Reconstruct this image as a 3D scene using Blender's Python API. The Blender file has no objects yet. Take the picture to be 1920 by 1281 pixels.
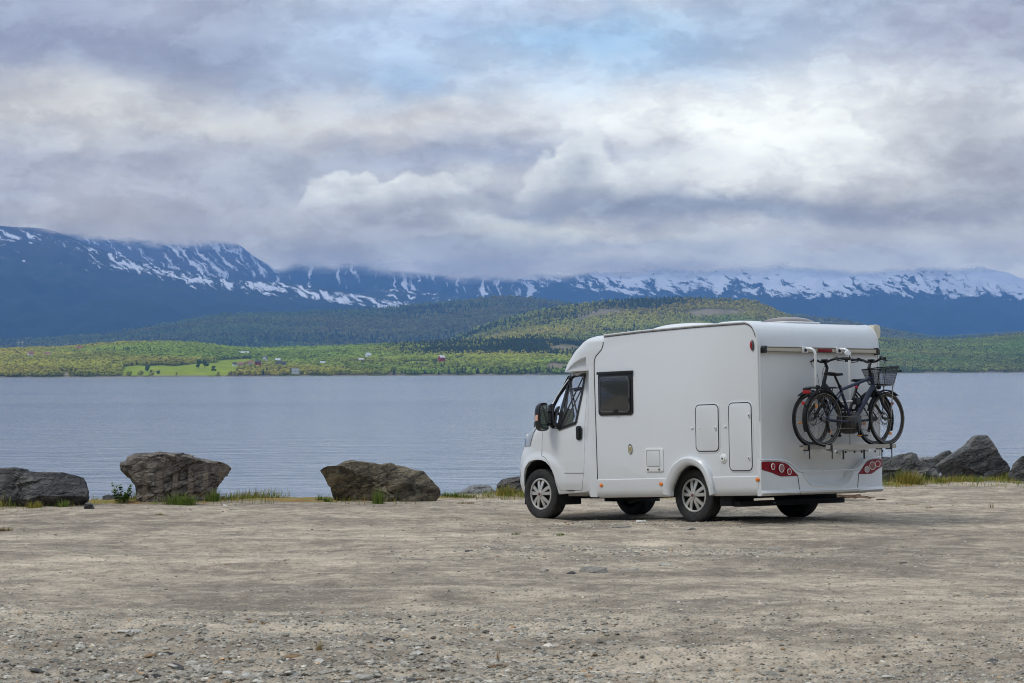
import bpy, bmesh, math, random
import numpy as np
from mathutils import Vector, Matrix, Euler

random.seed(7)
RNG = np.random.default_rng(11)
SC = bpy.context.scene
COL = SC.collection
R = math.radians

# ------------------------------------------------------------------ camera
FPX, HZ, ROLL, CAMZ = 4533.0, 697.0, 0.0035, 1.6
PITCH = math.atan((HZ - 640.5) / FPX)
cam_d = bpy.data.cameras.new('camera')
cam = bpy.data.objects.new('camera', cam_d)
COL.objects.link(cam)
cam_d.sensor_width = 36.0
cam_d.lens = 36.0 * FPX / 1920.0
cam_d.clip_start, cam_d.clip_end = 0.5, 60000.0
cam.matrix_world = Matrix.Translation((0, 0, CAMZ)) @ Matrix.Rotation(math.pi / 2 + PITCH, 4, 'X') @ Matrix.Rotation(-ROLL, 4, 'Z')
cam_d.dof.use_dof = True
cam_d.dof.focus_distance = 32.0
cam_d.dof.aperture_fstop = 9.0
SC.camera = cam

# ------------------------------------------------------------------ exposure
SC.render.engine = 'CYCLES'
SC.view_settings.view_transform = 'Standard'
SC.view_settings.look = 'None'
SC.view_settings.exposure = EXPOSURE = 0.12
SC.view_settings.gamma = 1.0
SC.view_settings.use_curve_mapping = False
SC.cycles.max_bounces = 8
SC.cycles.transparent_max_bounces = 16
SC.cycles.volume_bounces = 0
SC.cycles.use_denoising = True
SC.cycles.filter_width = 1.05

# ------------------------------------------------------------------ sky
SUN_DIR = Vector((-0.62, -0.16, 0.85)).normalized()
w = bpy.data.worlds.new('World')
SC.world = w
w.use_nodes = True
NT = w.node_tree
NT.nodes.clear()


class G:
    """small helper round a node tree"""
    def __init__(s, nt):
        s.nt = nt

    def n(s, t, **kw):
        nd = s.nt.nodes.new(t)
        for k, v in kw.items():
            setattr(nd, k, v)
        return nd

    def put(s, sock, v):
        if v is None:
            return
        if hasattr(v, 'node'):
            s.nt.links.new(v, sock)
        else:
            sock.default_value = v

    def m(s, op, a, b=None, c=None, clamp=False):
        nd = s.n('ShaderNodeMath', operation=op, use_clamp=clamp)
        s.put(nd.inputs[0], a); s.put(nd.inputs[1], b); s.put(nd.inputs[2], c)
        return nd.outputs[0]

    def v(s, op, a, b=None):
        nd = s.n('ShaderNodeVectorMath', operation=op)
        s.put(nd.inputs[0], a); s.put(nd.inputs[1], b)
        return nd.outputs['Value'] if op in ('DOT_PRODUCT', 'LENGTH') else nd.outputs[0]

    def xyz(s, x, y, z=0.0):
        nd = s.n('ShaderNodeCombineXYZ')
        s.put(nd.inputs[0], x); s.put(nd.inputs[1], y); s.put(nd.inputs[2], z)
        return nd.outputs[0]

    def sep(s, a):
        nd = s.n('ShaderNodeSeparateXYZ'); s.put(nd.inputs[0], a)
        return nd.outputs

    def mix(s, f, a, b):
        nd = s.n('ShaderNodeMix', data_type='RGBA')
        nd.clamp_factor = True
        s.put(nd.inputs['Factor'], f)
        s.put(nd.inputs[6], a if hasattr(a, 'node') else (*a[:3], 1))
        s.put(nd.inputs[7], b if hasattr(b, 'node') else (*b[:3], 1))
        return nd.outputs[2]

    def noise(s, vec, scale, detail=5, rough=0.55, dist=0.0, out=0):
        nd = s.n('ShaderNodeTexNoise')
        s.put(nd.inputs['Vector'], vec)
        nd.inputs['Scale'].default_value = scale
        nd.inputs['Detail'].default_value = detail
        nd.inputs['Roughness'].default_value = rough
        nd.inputs['Distortion'].default_value = dist
        return nd.outputs[out]

    def voro(s, vec, scale, feature='F1', out=0, rnd=1.0):
        nd = s.n('ShaderNodeTexVoronoi', feature=feature)
        s.put(nd.inputs['Vector'], vec)
        nd.inputs['Scale'].default_value = scale
        nd.inputs['Randomness'].default_value = rnd
        return nd.outputs[out]

    def ss(s, x, a, b):
        nd = s.n('ShaderNodeMapRange', interpolation_type='SMOOTHSTEP')
        s.put(nd.inputs[0], x); s.put(nd.inputs[1], a); s.put(nd.inputs[2], b)
        return nd.outputs[0]

    def ramp(s, f, stops):
        nd = s.n('ShaderNodeValToRGB')
        e = nd.color_ramp.elements
        while len(e) < len(stops):
            e.new(0.5)
        for i, (p, c) in enumerate(stops):
            e[i].position = p
            e[i].color = (*c, 1) if len(c) == 3 else c
        s.put(nd.inputs[0], f)
        return nd.outputs[0]

    def attr(s, name, kind='GEOMETRY', out='Fac'):
        nd = s.n('ShaderNodeAttribute', attribute_name=name, attribute_type=kind)
        return nd.outputs[out]


def lin(r, g, b):
    f = lambda c: (c / 255 / 12.92) if c <= 10 else ((c / 255 + 0.055) / 1.055) ** 2.4
    return (f(r), f(g), f(b))


g = G(NT)
sky = g.n('ShaderNodeTexSky', sky_type='NISHITA')
sky.sun_disc = False
sky.sun_elevation = math.asin(SUN_DIR.z)
sky.sun_rotation = math.atan2(SUN_DIR.x, SUN_DIR.y)
sky.altitude = 50
d = g.n('ShaderNodeTexCoord').outputs['Generated']
dx, dy, dz = g.sep(d)[:]
az = g.m('ARCTAN2', dx, dy)
el = g.m('ARCSINE', dz)
wv1 = g.noise(g.v('MULTIPLY', d, (9, 9, 20)), 1.0, 6, 0.6, out=1)
wv2 = g.noise(g.v('MULTIPLY', d, (34, 34, 60)), 1.0, 6, 0.62, out=1)
warp = g.v('ADD', g.v('MULTIPLY', g.v('SUBTRACT', wv1, (0.5, 0.5, 0.5)), (0.34, 0.13, 0)),
           g.v('MULTIPLY', g.v('SUBTRACT', wv2, (0.5, 0.5, 0.5)), (0.14, 0.075, 0)))
# cloud field in units of 1/4.533 rad: x = azimuth, y = elevation
P0 = g.xyz(g.m('MULTIPLY', az, 4.533), g.m('MULTIPLY', el, 4.533))
P = g.v('ADD', P0, warp)
nA = g.noise(g.v('MULTIPLY', d, (7, 7, 17)), 1.0, 7, 0.56, 0.3)
nB = g.noise(g.v('MULTIPLY', d, (26, 26, 55)), 1.0, 7, 0.6, 0.2)
nAB = g.m('ADD', g.m('MULTIPLY', nA, 0.65), g.m('MULTIPLY', nB, 0.35))
cloud = g.ramp(nAB, [(0.30, lin(150, 160, 184)), (0.45, lin(176, 183, 200)), (0.58, lin(206, 208, 214)), (0.72, lin(236, 236, 238))])
# light comes through thinner cloud higher up
high = g.ss(el, 0.10, 0.65)
cloud = g.mix(high, cloud, g.v('MULTIPLY', cloud, (1.46, 1.48, 1.50)))


def blob(px, py, rx, ry, col, wgt, base, pos=None):
    c = ((px - 960) / 1000, (697 - py) / 1000, 0)
    q = g.v('MULTIPLY', g.v('SUBTRACT', pos or P, c), (1000 / rx, 1000 / ry, 0))
    f = g.m('MULTIPLY', g.m('EXPONENT', g.m('MULTIPLY', g.v('DOT_PRODUCT', q, q), -1.0)), wgt)
    return g.mix(f, base, lin(*col))


for a in [
    (60, 90, 330, 120, (151, 160, 186), .9), (420, 130, 330, 100, (150, 160, 186), .85), (300, 20, 300, 70, (172, 178, 200), .8),
    (760, 60, 220, 60, (163, 186, 220), .7), (1480, 110, 420, 100, (176, 194, 220), .8), (1830, 70, 200, 90, (164, 168, 190), .85),
    (560, 150, 150, 60, (186, 200, 224), .6), (740, 90, 150, 40, (200, 214, 238), .7), (950, 25, 220, 40, (205, 216, 238), .75),
    (760, 165, 120, 40, (152, 182, 218), .75), (1050, 85, 130, 42, (150, 184, 219), .85), (1170, 95, 120, 48, (150, 184, 219), .85),
    (1120, 115, 430, 70, (172, 199, 230), .5), (1110, 90, 170, 40, (160, 190, 222), .5), (1010, 150, 160, 42, (204, 216, 234), .7), (1700, 130, 200, 60, (196, 198, 212), .7),
    (100, 215, 280, 55, (206, 204, 206), .9), (420, 245, 300, 48, (208, 207, 210), .9), (780, 232, 260, 38, (212, 210, 214), .85),
    (1180, 210, 240, 50, (226, 228, 234), .9), (1450, 255, 330, 105, (248, 247, 246), 1.0), (1640, 215, 200, 60, (236, 236, 238), .6),
    (1800, 250, 160, 60, (186, 190, 200), .7), (1850, 345, 190, 80, (156, 162, 178), .85),
    (200, 345, 420, 50, (172, 176, 194), .85), (880, 290, 420, 34, (158, 168, 192), .9), (560, 300, 240, 40, (180, 186, 202), .6),
]:
    cloud = blob(*a, cloud)
# two billowing banks with crisp tops and grey bases
u, vv = g.sep(P0)[0:2]
wd = g.v('ADD', d, g.v('MULTIPLY', g.v('SUBTRACT', g.noise(d, 90, 4, 0.6, out=1), (0.5, 0.5, 0.5)), (0.010, 0.010, 0.008)))
bill = g.m('ADD', g.m('MULTIPLY', g.voro(g.v('MULTIPLY', wd, (52, 52, 66)), 1.0), 0.055), g.m('ADD', g.m('MULTIPLY', g.voro(g.v('MULTIPLY', wd, (130, 130, 150)), 1.0), 0.024), g.m('MULTIPLY', g.m('SUBTRACT', nB, 0.5), 0.05)))
topc = g.n('ShaderNodeFloatCurve')
cv = topc.mapping.curves[0]
pts = [(0, .24), (.28, .30), (.312, .372), (.355, .378), (.405, .388), (.45, .358), (.49, .350), (.52, .382), (.542, .425), (.573, .462), (.60, .428), (.68, .410), (.76, .375), (1, .28)]
while len(cv.points) < len(pts):
    cv.points.new(0.5, 0.5)
for pnt, (a, b) in zip(cv.points, pts):
    pnt.location = (a, b)
topc.mapping.update()
g.put(topc.inputs['Value'], g.m('ADD', g.m('MULTIPLY', u, 1 / 1.92), 0.5, clamp=True))
top = g.m('ADD', g.m('SUBTRACT', topc.outputs[0], bill), 0.035)
dep = g.m('SUBTRACT', top, vv)
bank = g.m('MULTIPLY', g.ss(dep, -0.003, 0.013), g.m('SUBTRACT', 1.0, g.ss(dep, 0.09, 0.2)))
bank = g.m('MULTIPLY', bank, g.ss(u, -0.44, -0.35))
bank = g.m('MULTIPLY', bank, g.m('SUBTRACT', 1.0, g.ss(u, 0.16, 0.42)))
bank = g.m('MULTIPLY', bank, g.m('SUBTRACT', 1.0, g.ss(g.m('ABSOLUTE', az), 0.6, 0.9)))
bcol = g.mix(g.ss(dep, 0.0, 0.13), lin(220, 223, 228), lin(164, 173, 190))
cloud = g.mix(g.m('MULTIPLY', bank, 0.85), cloud, bcol)
for a in [
    (1400, 395, 560, 26, (146, 160, 184), .95), (1780, 395, 260, 26, (158, 164, 180), .7), (1010, 415, 200, 18, (150, 163, 186), .7),
    (500, 405, 400, 26, (176, 180, 196), .7),
    (1110, 452, 300, 17, (208, 210, 212), .9), (1650, 440, 320, 26, (198, 200, 208), .85), (820, 462, 190, 9, (166, 174, 190), .8), (1150, 478, 260, 10, (160, 170, 190), .75),
    (300, 425, 330, 24, (174, 177, 190), .8), (640, 455, 160, 30, (178, 182, 194), .7), (1500, 490, 500, 18, (206, 208, 214), .8),
]:
    cloud = blob(*a, cloud)
# billows over everything
nS = g.noise(g.v('ADD', g.v('MULTIPLY', d, (30, 30, 66)), g.v('MULTIPLY', wv2, (1.3, 1.3, 1.3))), 1.0, 8, 0.6)
tex = g.m('ADD', g.m('ADD', g.m('MULTIPLY', g.m('SUBTRACT', nB, 0.5), 0.45), g.m('MULTIPLY', g.m('SUBTRACT', g.ss(nS, 0.40, 0.60), 0.5), 0.17)), g.m('MULTIPLY', g.m('SUBTRACT', g.noise(g.v('MULTIPLY', d, (60, 60, 120)), 1.0, 6, 0.6), 0.5), 0.2))
tex = g.m('ADD', 1.0, tex)
cloud = g.v('MULTIPLY', g.v('MULTIPLY', cloud, (0.905, 0.965, 0.972)), g.xyz(tex, tex, g.m('ADD', g.m('MULTIPLY', tex, 0.85), 0.15)))
# low murk on the horizon, all round
cloud = g.mix(g.m('SUBTRACT', 1.0, g.ss(el, 0.015, 0.05)), cloud, lin(190, 195, 206))
cover = g.ss(nAB, 0.30, 0.36)
blue = g.v('MULTIPLY', sky.outputs[0], (0.1, 0.1, 0.1))
col = g.mix(g.m('MAXIMUM', cover, 0.85), blue, cloud)
# the low sky stands behind kilometres of air: it is this much brighter than what reaches the eye
HAZE_D, HAZE_TOP, AIR = 7.8e-5, 880.0, (0.10, 0.23, 0.47)
path = g.m('MINIMUM', g.m('DIVIDE', HAZE_TOP, g.m('MAXIMUM', dz, 0.001)), 18000.0)
ahead = g.ss(dy, 0.2, 0.7)
T_ = g.m('EXPONENT', g.m('MULTIPLY', g.m('MULTIPLY', path, -HAZE_D), ahead))
T_ = g.m('MAXIMUM', T_, 0.36)
air = g.v('SCALE', AIR); air.node.inputs['Scale'].default_value = 1.0
g.put(air.node.inputs['Scale'], g.m('SUBTRACT', 1.0, T_))
sub = g.v('MAXIMUM', g.v('SUBTRACT', col, air), (0.02, 0.02, 0.02))
inv = g.m('DIVIDE', 1.0, T_)
col = g.v('MULTIPLY', sub, g.xyz(inv, inv, inv))
bg = g.n('ShaderNodeBackground')
g.put(bg.inputs[0], col)
bg.inputs[1].default_value = 1.0
out = g.n('ShaderNodeOutputWorld')
NT.links.new(bg.outputs[0], out.inputs[0])

# ------------------------------------------------------------------ sun behind thin cloud
sd = bpy.data.lights.new('sun', 'SUN')
sd.energy, sd.angle, sd.color = 1.35, R(16), (1.0, 0.95, 0.88)
so = bpy.data.objects.new('sun', sd)
COL.objects.link(so)
so.rotation_euler = (-SUN_DIR).to_track_quat('-Z', 'Y').to_euler()
so.location = (-20, -10, 30)


# ================================================================== helpers
def hash3(ix, iy, iz, seed):
    h = (ix.astype(np.int64) * 374761393 + iy.astype(np.int64) * 668265263 + iz.astype(np.int64) * 2147483629 + seed * 974634777) & 0xffffffff
    h = ((h ^ (h >> 13)) * 1274126177) & 0xffffffff
    h = ((h ^ (h >> 16)) * 2246822519) & 0xffffffff
    return ((h ^ (h >> 15)) & 0xffffff) / float(0xffffff)


def vnoise(x, y, z=None, seed=0):
    x = np.asarray(x, float); y = np.asarray(y, float)
    z = np.zeros_like(x) if z is None else np.asarray(z, float)
    ix, iy, iz = np.floor(x), np.floor(y), np.floor(z)
    fx, fy, fz = x - ix, y - iy, z - iz
    s = lambda t: t * t * t * (t * (t * 6 - 15) + 10)
    fx, fy, fz = s(fx), s(fy), s(fz)
    r = 0
    for a in (0, 1):
        for b in (0, 1):
            for c in (0, 1):
                r = r + hash3(ix + a, iy + b, iz + c, seed) * (fx if a else 1 - fx) * (fy if b else 1 - fy) * (fz if c else 1 - fz)
    return r * 2 - 1


def fbm(x, y, z=None, octaves=4, seed=0, gain=0.5):
    r, a, f = 0, 1.0, 1.0
    for o in range(octaves):
        r = r + a * vnoise(np.asarray(x) * f, np.asarray(y) * f, None if z is None else np.asarray(z) * f, seed + o)
        a *= gain; f *= 2.03
    return r


def sstep(x, a, b):
    t = np.clip((np.asarray(x, float) - a) / (b - a), 0, 1)
    return t * t * (3 - 2 * t)


MATS = {}


def mat(name, col=(0.5, 0.5, 0.5), rough=0.5, metal=0.0, spec=0.5, var=0.0, vscale=4.0, bump=0.0, bscale=60.0, coat=0.0):
    if name in MATS:
        return MATS[name]
    m = bpy.data.materials.new(name)
    m.use_nodes = True
    nt = m.node_tree
    b = nt.nodes['Principled BSDF']
    b.inputs['Base Color'].default_value = (*col, 1)
    b.inputs['Roughness'].default_value = rough
    b.inputs['Metallic'].default_value = metal
    b.inputs['Specular IOR Level'].default_value = spec
    b.inputs['Coat Weight'].default_value = coat
    b.inputs['Coat Roughness'].default_value = 0.08
    q = G(nt)
    if var or bump:
        tc = q.n('ShaderNodeTexCoord').outputs['Object']
    if var:
        f = q.noise(tc, vscale, 6, 0.6)
        lo = [max(0, c * (1 - var)) for c in col]; hi = [min(1, c * (1 + var)) for c in col]
        q.put(b.inputs['Base Color'], q.mix(q.ss(f, 0.3, 0.7), lo, hi))
    if bump:
        bn = q.n('ShaderNodeBump')
        bn.inputs['Strength'].default_value = bump
        bn.inputs['Distance'].default_value = 0.01
        q.put(bn.inputs['Height'], q.noise(tc, bscale, 4, 0.6))
        q.put(b.inputs['Normal'], bn.outputs[0])
    MATS[name] = m
    return m


def newmat(name):
    m = bpy.data.materials.new(name)
    m.use_nodes = True
    MATS[name] = m
    return m, G(m.node_tree), m.node_tree.nodes['Principled BSDF']


class MB:
    def __init__(s):
        s.v, s.f = [], []

    def add(s, v, f):
        o = len(s.v)
        s.v += [tuple(p) for p in v]
        s.f += [tuple(i + o for i in q) for q in f]
        return s

    def box(s, a, b):
        x0, y0, z0 = a; x1, y1, z1 = b
        return s.add([(x0, y0, z0), (x1, y0, z0), (x1, y1, z0), (x0, y1, z0), (x0, y0, z1), (x1, y0, z1), (x1, y1, z1), (x0, y1, z1)],
                     [(0, 3, 2, 1), (4, 5, 6, 7), (0, 1, 5, 4), (1, 2, 6, 5), (2, 3, 7, 6), (3, 0, 4, 7)])

    def tube(s, pts, r, n=8, closed=False, cap=True):
        pts = [Vector(p) for p in pts]
        k = len(pts)
        rr = r if isinstance(r, (list, tuple)) else [r] * k
        rings = []
        up = None
        for i in range(k):
            if closed:
                t = pts[(i + 1) % k] - pts[i - 1]
            else:
                t = pts[min(i + 1, k - 1)] - pts[max(i - 1, 0)]
            t.normalize()
            if up is None:
                up = Vector((0, 0, 1)) if abs(t.z) < 0.9 else Vector((1, 0, 0))
            a = (up - t * up.dot(t))
            if a.length < 1e-6:
                a = t.orthogonal()
            a.normalize(); up = a
            b = t.cross(a)
            rings.append([pts[i] + (a * math.cos(2 * math.pi * j / n) + b * math.sin(2 * math.pi * j / n)) * rr[i] for j in range(n)])
        v = [p for ring in rings for p in ring]
        f = []
        for i in range(k if closed else k - 1):
            i2 = (i + 1) % k
            for j in range(n):
                j2 = (j + 1) % n
                f.append((i * n + j, i * n + j2, i2 * n + j2, i2 * n + j))
        if cap and not closed:
            f.append(tuple(range(n - 1, -1, -1)))
            f.append(tuple((k - 1) * n + j for j in range(n)))
        return s.add(v, f)

    def lathe(s, prof, axis='y', c=(0, 0, 0), n=32, closed=True):
        """prof: list of (radius, along)"""
        k = len(prof)
        v = []
        for i in range(n):
            a = 2 * math.pi * i / n
            for r, h in prof:
                p = (r * math.cos(a), h, r * math.sin(a))
                if axis == 'x':
                    p = (h, r * math.cos(a), r * math.sin(a))
                if axis == 'z':
                    p = (r * math.cos(a), r * math.sin(a), h)
                v.append((p[0] + c[0], p[1] + c[1], p[2] + c[2]))
        f = []
        for i in range(n):
            i2 = (i + 1) % n
            for j in range(k if closed else k - 1):
                j2 = (j + 1) % k
                f.append((i * k + j, i * k + j2, i2 * k + j2, i2 * k + j))
        return s.add(v, f)

    def prism(s, poly, axis, a, b):
        """poly in the two other axes (in xyz order), extruded along axis from a to b"""
        n = len(poly)

        def P(q, h):
            return {'x': (h, q[0], q[1]), 'y': (q[0], h, q[1]), 'z': (q[0], q[1], h)}[axis]
        v = [P(q, a) for q in poly] + [P(q, b) for q in poly]
        f = [tuple(range(n)), tuple(range(2 * n - 1, n - 1, -1))]
        for i in range(n):
            j = (i + 1) % n
            f.append((i, i + n, j + n, j))
        return s.add(v, f)

    def mesh(s, name='mesh', bevel=0.0, seg=2, angle=30, fix=True, smooth=35):
        me = bpy.data.meshes.new(name)
        me.from_pydata(s.v, [], s.f)
        if fix or bevel:
            bm = bmesh.new(); bm.from_mesh(me)
            if fix:
                bmesh.ops.recalc_face_normals(bm, faces=bm.faces)
            if bevel:
                ed = [e for e in bm.edges if len(e.link_faces) == 2 and e.calc_face_angle(0) > R(angle)]
                bmesh.ops.bevel(bm, geom=ed, offset=bevel, segments=seg, profile=0.6, affect='EDGES', clamp_overlap=True)
            bm.to_mesh(me); bm.free()
        shade(me, smooth)
        return me


def shade(me, angle=35):
    if angle:
        me.polygons.foreach_set('use_smooth', [True] * len(me.polygons))
        me.set_sharp_from_angle(angle=R(angle))
    me.update()


def link(name, me, m=None, parent=None):
    o = bpy.data.objects.new(name, me)
    COL.objects.link(o)
    if m is not None:
        me.materials.clear()
        me.materials.append(m)
    if parent is not None:
        o.parent = parent
    return o


def obj(name, mb, m, parent=None, bevel=0.0, **kw):
    return link(name, mb.mesh(name, bevel, **kw), m, parent)


def tag(o, label=None, cat=None, group=None, kind=None):
    if label: o['label'] = label
    if cat: o['category'] = cat
    if group: o['group'] = group
    if kind: o['kind'] = kind
    return o


def empty(name, loc=(0, 0, 0), rot=(0, 0, 0)):
    o = bpy.data.objects.new(name, None)
    COL.objects.link(o)
    o.location = loc; o.rotation_euler = rot
    o.empty_display_size = 0.2
    return o


def boolean(a, b, op):
    """a, b meshes; returns a new mesh a (op) b"""
    oa = bpy.data.objects.new('ta', a); ob = bpy.data.objects.new('tb', b)
    COL.objects.link(oa); COL.objects.link(ob)
    md = oa.modifiers.new('b', 'BOOLEAN')
    md.operation = op; md.solver = 'EXACT'; md.object = ob
    dg = bpy.context.evaluated_depsgraph_get()
    me = bpy.data.meshes.new_from_object(oa.evaluated_get(dg))
    bpy.data.objects.remove(oa); bpy.data.objects.remove(ob)
    return me


def rrect(x0, z0, x1, z1, r, n=5):
    p = []
    for cx, cz, a0 in ((x1 - r, z1 - r, 0), (x0 + r, z1 - r, 90), (x0 + r, z0 + r, 180), (x1 - r, z0 + r, 270)):
        for i in range(n + 1):
            a = R(a0 + 90 * i / n)
            p.append((cx + r * math.cos(a), cz + r * math.sin(a)))
    return p


def smoothline(p, n, closed=False):
    """Catmull-Rom through points, n samples per span"""
    p = [Vector(q) for q in p]
    k = len(p)
    o = []
    for i in range(k if closed else k - 1):
        a = p[(i - 1) % k] if closed or i > 0 else p[0] * 2 - p[1]
        b, c = p[i], p[(i + 1) % k]
        e = p[(i + 2) % k] if closed or i + 2 < k else p[-1] * 2 - p[-2]
        for j in range(n):
            t = j / n
            o.append(0.5 * ((2 * b) + (c - a) * t + (2 * a - 5 * b + 4 * c - e) * t * t + (3 * b - a - 3 * c + e) * t ** 3))
    if not closed:
        o.append(p[-1])
    return o


def scale_poly(p, d):
    """move a polygon outward by d (in) metres along vertex normals"""
    n = len(p)
    area = sum(p[i][0] * p[(i + 1) % n][1] - p[(i + 1) % n][0] * p[i][1] for i in range(n))
    sgn = 1 if area > 0 else -1
    o = []
    for i in range(n):
        a, b, c = Vector(p[i - 1]).to_2d(), Vector(p[i]).to_2d(), Vector(p[(i + 1) % n]).to_2d()
        t = ((b - a).normalized() + (c - b).normalized())
        if t.length < 1e-6:
            t = b - a
        t.normalize()
        nn = Vector((t.y, -t.x)) * sgn
        o.append((b.x + nn.x * d, b.y + nn.y * d))
    return o


def gridmesh(X, Y, Z, name):
    """X,Y,Z arrays (rows, cols)"""
    nr, nc = X.shape
    me = bpy.data.meshes.new(name)
    co = np.stack([X, Y, Z], -1).reshape(-1, 3).astype(np.float32)
    i = np.arange(nr - 1)[:, None] * nc + np.arange(nc - 1)[None]
    q = np.stack([i, i + 1, i + nc + 1, i + nc], -1).reshape(-1, 4).astype(np.int32)
    me.vertices.add(len(co)); me.vertices.foreach_set('co', co.ravel())
    me.loops.add(q.size); me.loops.foreach_set('vertex_index', q.ravel())
    me.polygons.add(len(q))
    me.polygons.foreach_set('loop_start', np.arange(len(q), dtype=np.int32) * 4)
    me.polygons.foreach_set('use_smooth', np.ones(len(q), bool))
    me.update(calc_edges=True)
    me.validate()
    return me


def vattr(me, name, arr):
    a = me.attributes.new(name, 'FLOAT', 'POINT')
    a.data.foreach_set('value', np.asarray(arr, np.float32).ravel())


def vcol(me, name, arr):
    a = me.attributes.new(name, 'FLOAT_COLOR', 'POINT')
    arr = np.asarray(arr, np.float32).reshape(-1, 3)
    a.data.foreach_set('color', np.concatenate([arr, np.ones((len(arr), 1), np.float32)], 1).ravel())


# ================================================================== the gravel lot
WATER_Z = -2.5
EDGE = [(-200, 36), (-30, 35.6), (-12, 36.6), (-7.4, 37.9), (-5.4, 38.9), (-2, 39.2), (1, 40.2), (4, 42.0), (5.5, 43.2), (7.6, 45.0), (9.3, 46.0), (14, 48), (30, 50), (200, 60)]
EX, EY = np.array(EDGE, float).T


def edge_y(x):
    x = np.asarray(x, float)
    return np.interp(x, EX, EY) + 0.35 * fbm(x * 0.55, x * 0 + 3.1, None, 3, 5)


CONT = [(2.413, 31.392, -0.361), (3.848, 32.638, -0.380), (0.414, 33.693, -0.455), (1.848, 34.938, -0.475)]
MO_LOC = Vector((3.1304, 32.0147, -1.9708 + CAMZ))
MO_ROT = (0.0101, 0.0309, 2.2862)


def ground_base(x, y):
    x = np.asarray(x, float); y = np.asarray(y, float)
    z = -0.0115 * y + 0 * x
    # the lot dips a little under the front axle
    z = z - 0.068 * np.exp(-((x - 1.13) ** 2 + (y - 34.3) ** 2) / (2 * 1.35 ** 2))
    return z


def tracks(x, y):
    """wheel ruts left by vans turning on the lot"""
    r = 0
    for a, b_, c, k in ((27.2, .10, .014, 1.0), (22.4, -.05, .016, .8), (30.2, .20, .004, .8), (19.4, .06, .010, .6), (33.6, -.02, .006, .9)):
        cy_ = a + b_ * x + c * x * x + .25 * np.sin(x * .31 + a)
        nrm = np.sqrt(1 + (b_ + 2 * c * x) ** 2)
        for o in (-.85, .85):
            dd = (y - cy_) / nrm - o
            r = r + k * np.exp(-(dd / .16) ** 2)
    return np.clip(r, 0, 1.2) * (0.45 + 0.55 * sstep(vnoise(x * .4, y * .8, None, 55), -.5, .4))


def ground_z(x, y, fine=True):
    x = np.asarray(x, float); y = np.asarray(y, float)
    z = ground_base(x, y)
    wn = np.ones_like(z)
    for cx, cy, _ in CONT:
        wn = wn * (1 - 0.85 * np.exp(-((x - cx) ** 2 + (y - cy) ** 2) / 0.18))
    z = z + wn * (0.030 * fbm(x * 0.35, y * 0.5, None, 3, 21) + 0.012 * fbm(x * 1.3, y * 2.4, None, 3, 22))
    z = z - 0.016 * wn * tracks(x, y)
    if fine:
        rough = sstep(y, 19.5, 15.5) * 1.0 + 0.35
        z = z + wn * rough * 0.013 * fbm(x * 5.5, y * 6.5, None, 3, 23)
        k = fbm(x * 9, y * 9, None, 2, 29)
        z = z + wn * rough * 0.016 * np.maximum(k - 0.35, 0)
    e = y - edge_y(x)
    # a low bank along the edge, then the slope down into the lake
    z = z + 0.05 * np.exp(-(e + 0.5) ** 2 / 0.8)
    z = z - 0.75 * np.maximum(e, 0) * sstep(e, 0, 0.8)
    return np.maximum(z, -5.0)


def stretch(a, b, c, dd, fine, coarse):
    return np.concatenate([np.linspace(a, b, coarse, endpoint=False), np.arange(b, c, fine), np.linspace(c, dd, coarse)])


gx = stretch(-200, -13.5, 13.5, 200, 0.075, 40)
gy = np.concatenate([np.linspace(-60, 12, 30, endpoint=False), np.arange(12, 24, 0.05), np.arange(24, 50, 0.085), np.linspace(50, 110, 40)])
GX, GY = np.meshgrid(gx, gy)
GZ = ground_z(GX, GY)
me = gridmesh(GX, GY, GZ, 'ground')
ed_ = GY - edge_y(GX)
moss = np.clip(sstep(ed_, -2.6, -0.7) * (0.75 + 0.9 * fbm(GX * 0.7, GY * 1.2, None, 4, 31)), 0, 1)
vattr(me, 'moss', moss)
vattr(me, 'rub', sstep(GY + 3.4 * fbm(GX * 0.35, GY * 0.6, None, 3, 41), 19.3, 16.5))
vattr(me, 'track', tracks(GX, GY))
m, q, b = newmat('gravel_dust')
pos = q.n('ShaderNodeNewGeometry').outputs['Position']
st = q.v('MULTIPLY', pos, (0.34, 0.55, 1))
rot = q.n('ShaderNodeVectorRotate', rotation_type='Z_AXIS'); q.put(rot.inputs['Vector'], pos); rot.inputs['Angle'].default_value = R(7)
trk = q.noise(q.v('MULTIPLY', rot.outputs[0], (0.10, 1.25, 1)), 1.0, 6, 0.62, 0.4)
big = q.noise(st, 1.0, 6, 0.6, 0.5)
mid = q.noise(pos, 2.3, 6, 0.65)
f = q.m('ADD', q.m('MULTIPLY', trk, 0.15), q.m('ADD', q.m('MULTIPLY', big, 0.26), q.m('ADD', q.m('MULTIPLY', mid, 0.34), q.m('MULTIPLY', q.noise(pos, 8.0, 7, 0.75), 0.32))))
f = q.ss(f, 0.44, 0.69)
f = q.m('ADD', f, q.m('MULTIPLY', q.attr('track'), q.m('SUBTRACT', q.noise(pos, 0.8, 3, 0.5), 0.36)), clamp=True)
dust = q.mix(f, (0.205, 0.168, 0.126), (0.66, 0.548, 0.405))
peb = q.voro(q.v('MULTIPLY', pos, (1, 1, 0.3)), 42.0, 'F1', 'Color')
pv = q.sep(peb)[0]
cell = q.voro(q.v('MULTIPLY', pos, (1, 1, 0.3)), 42.0, 'F1', 0)
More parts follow.
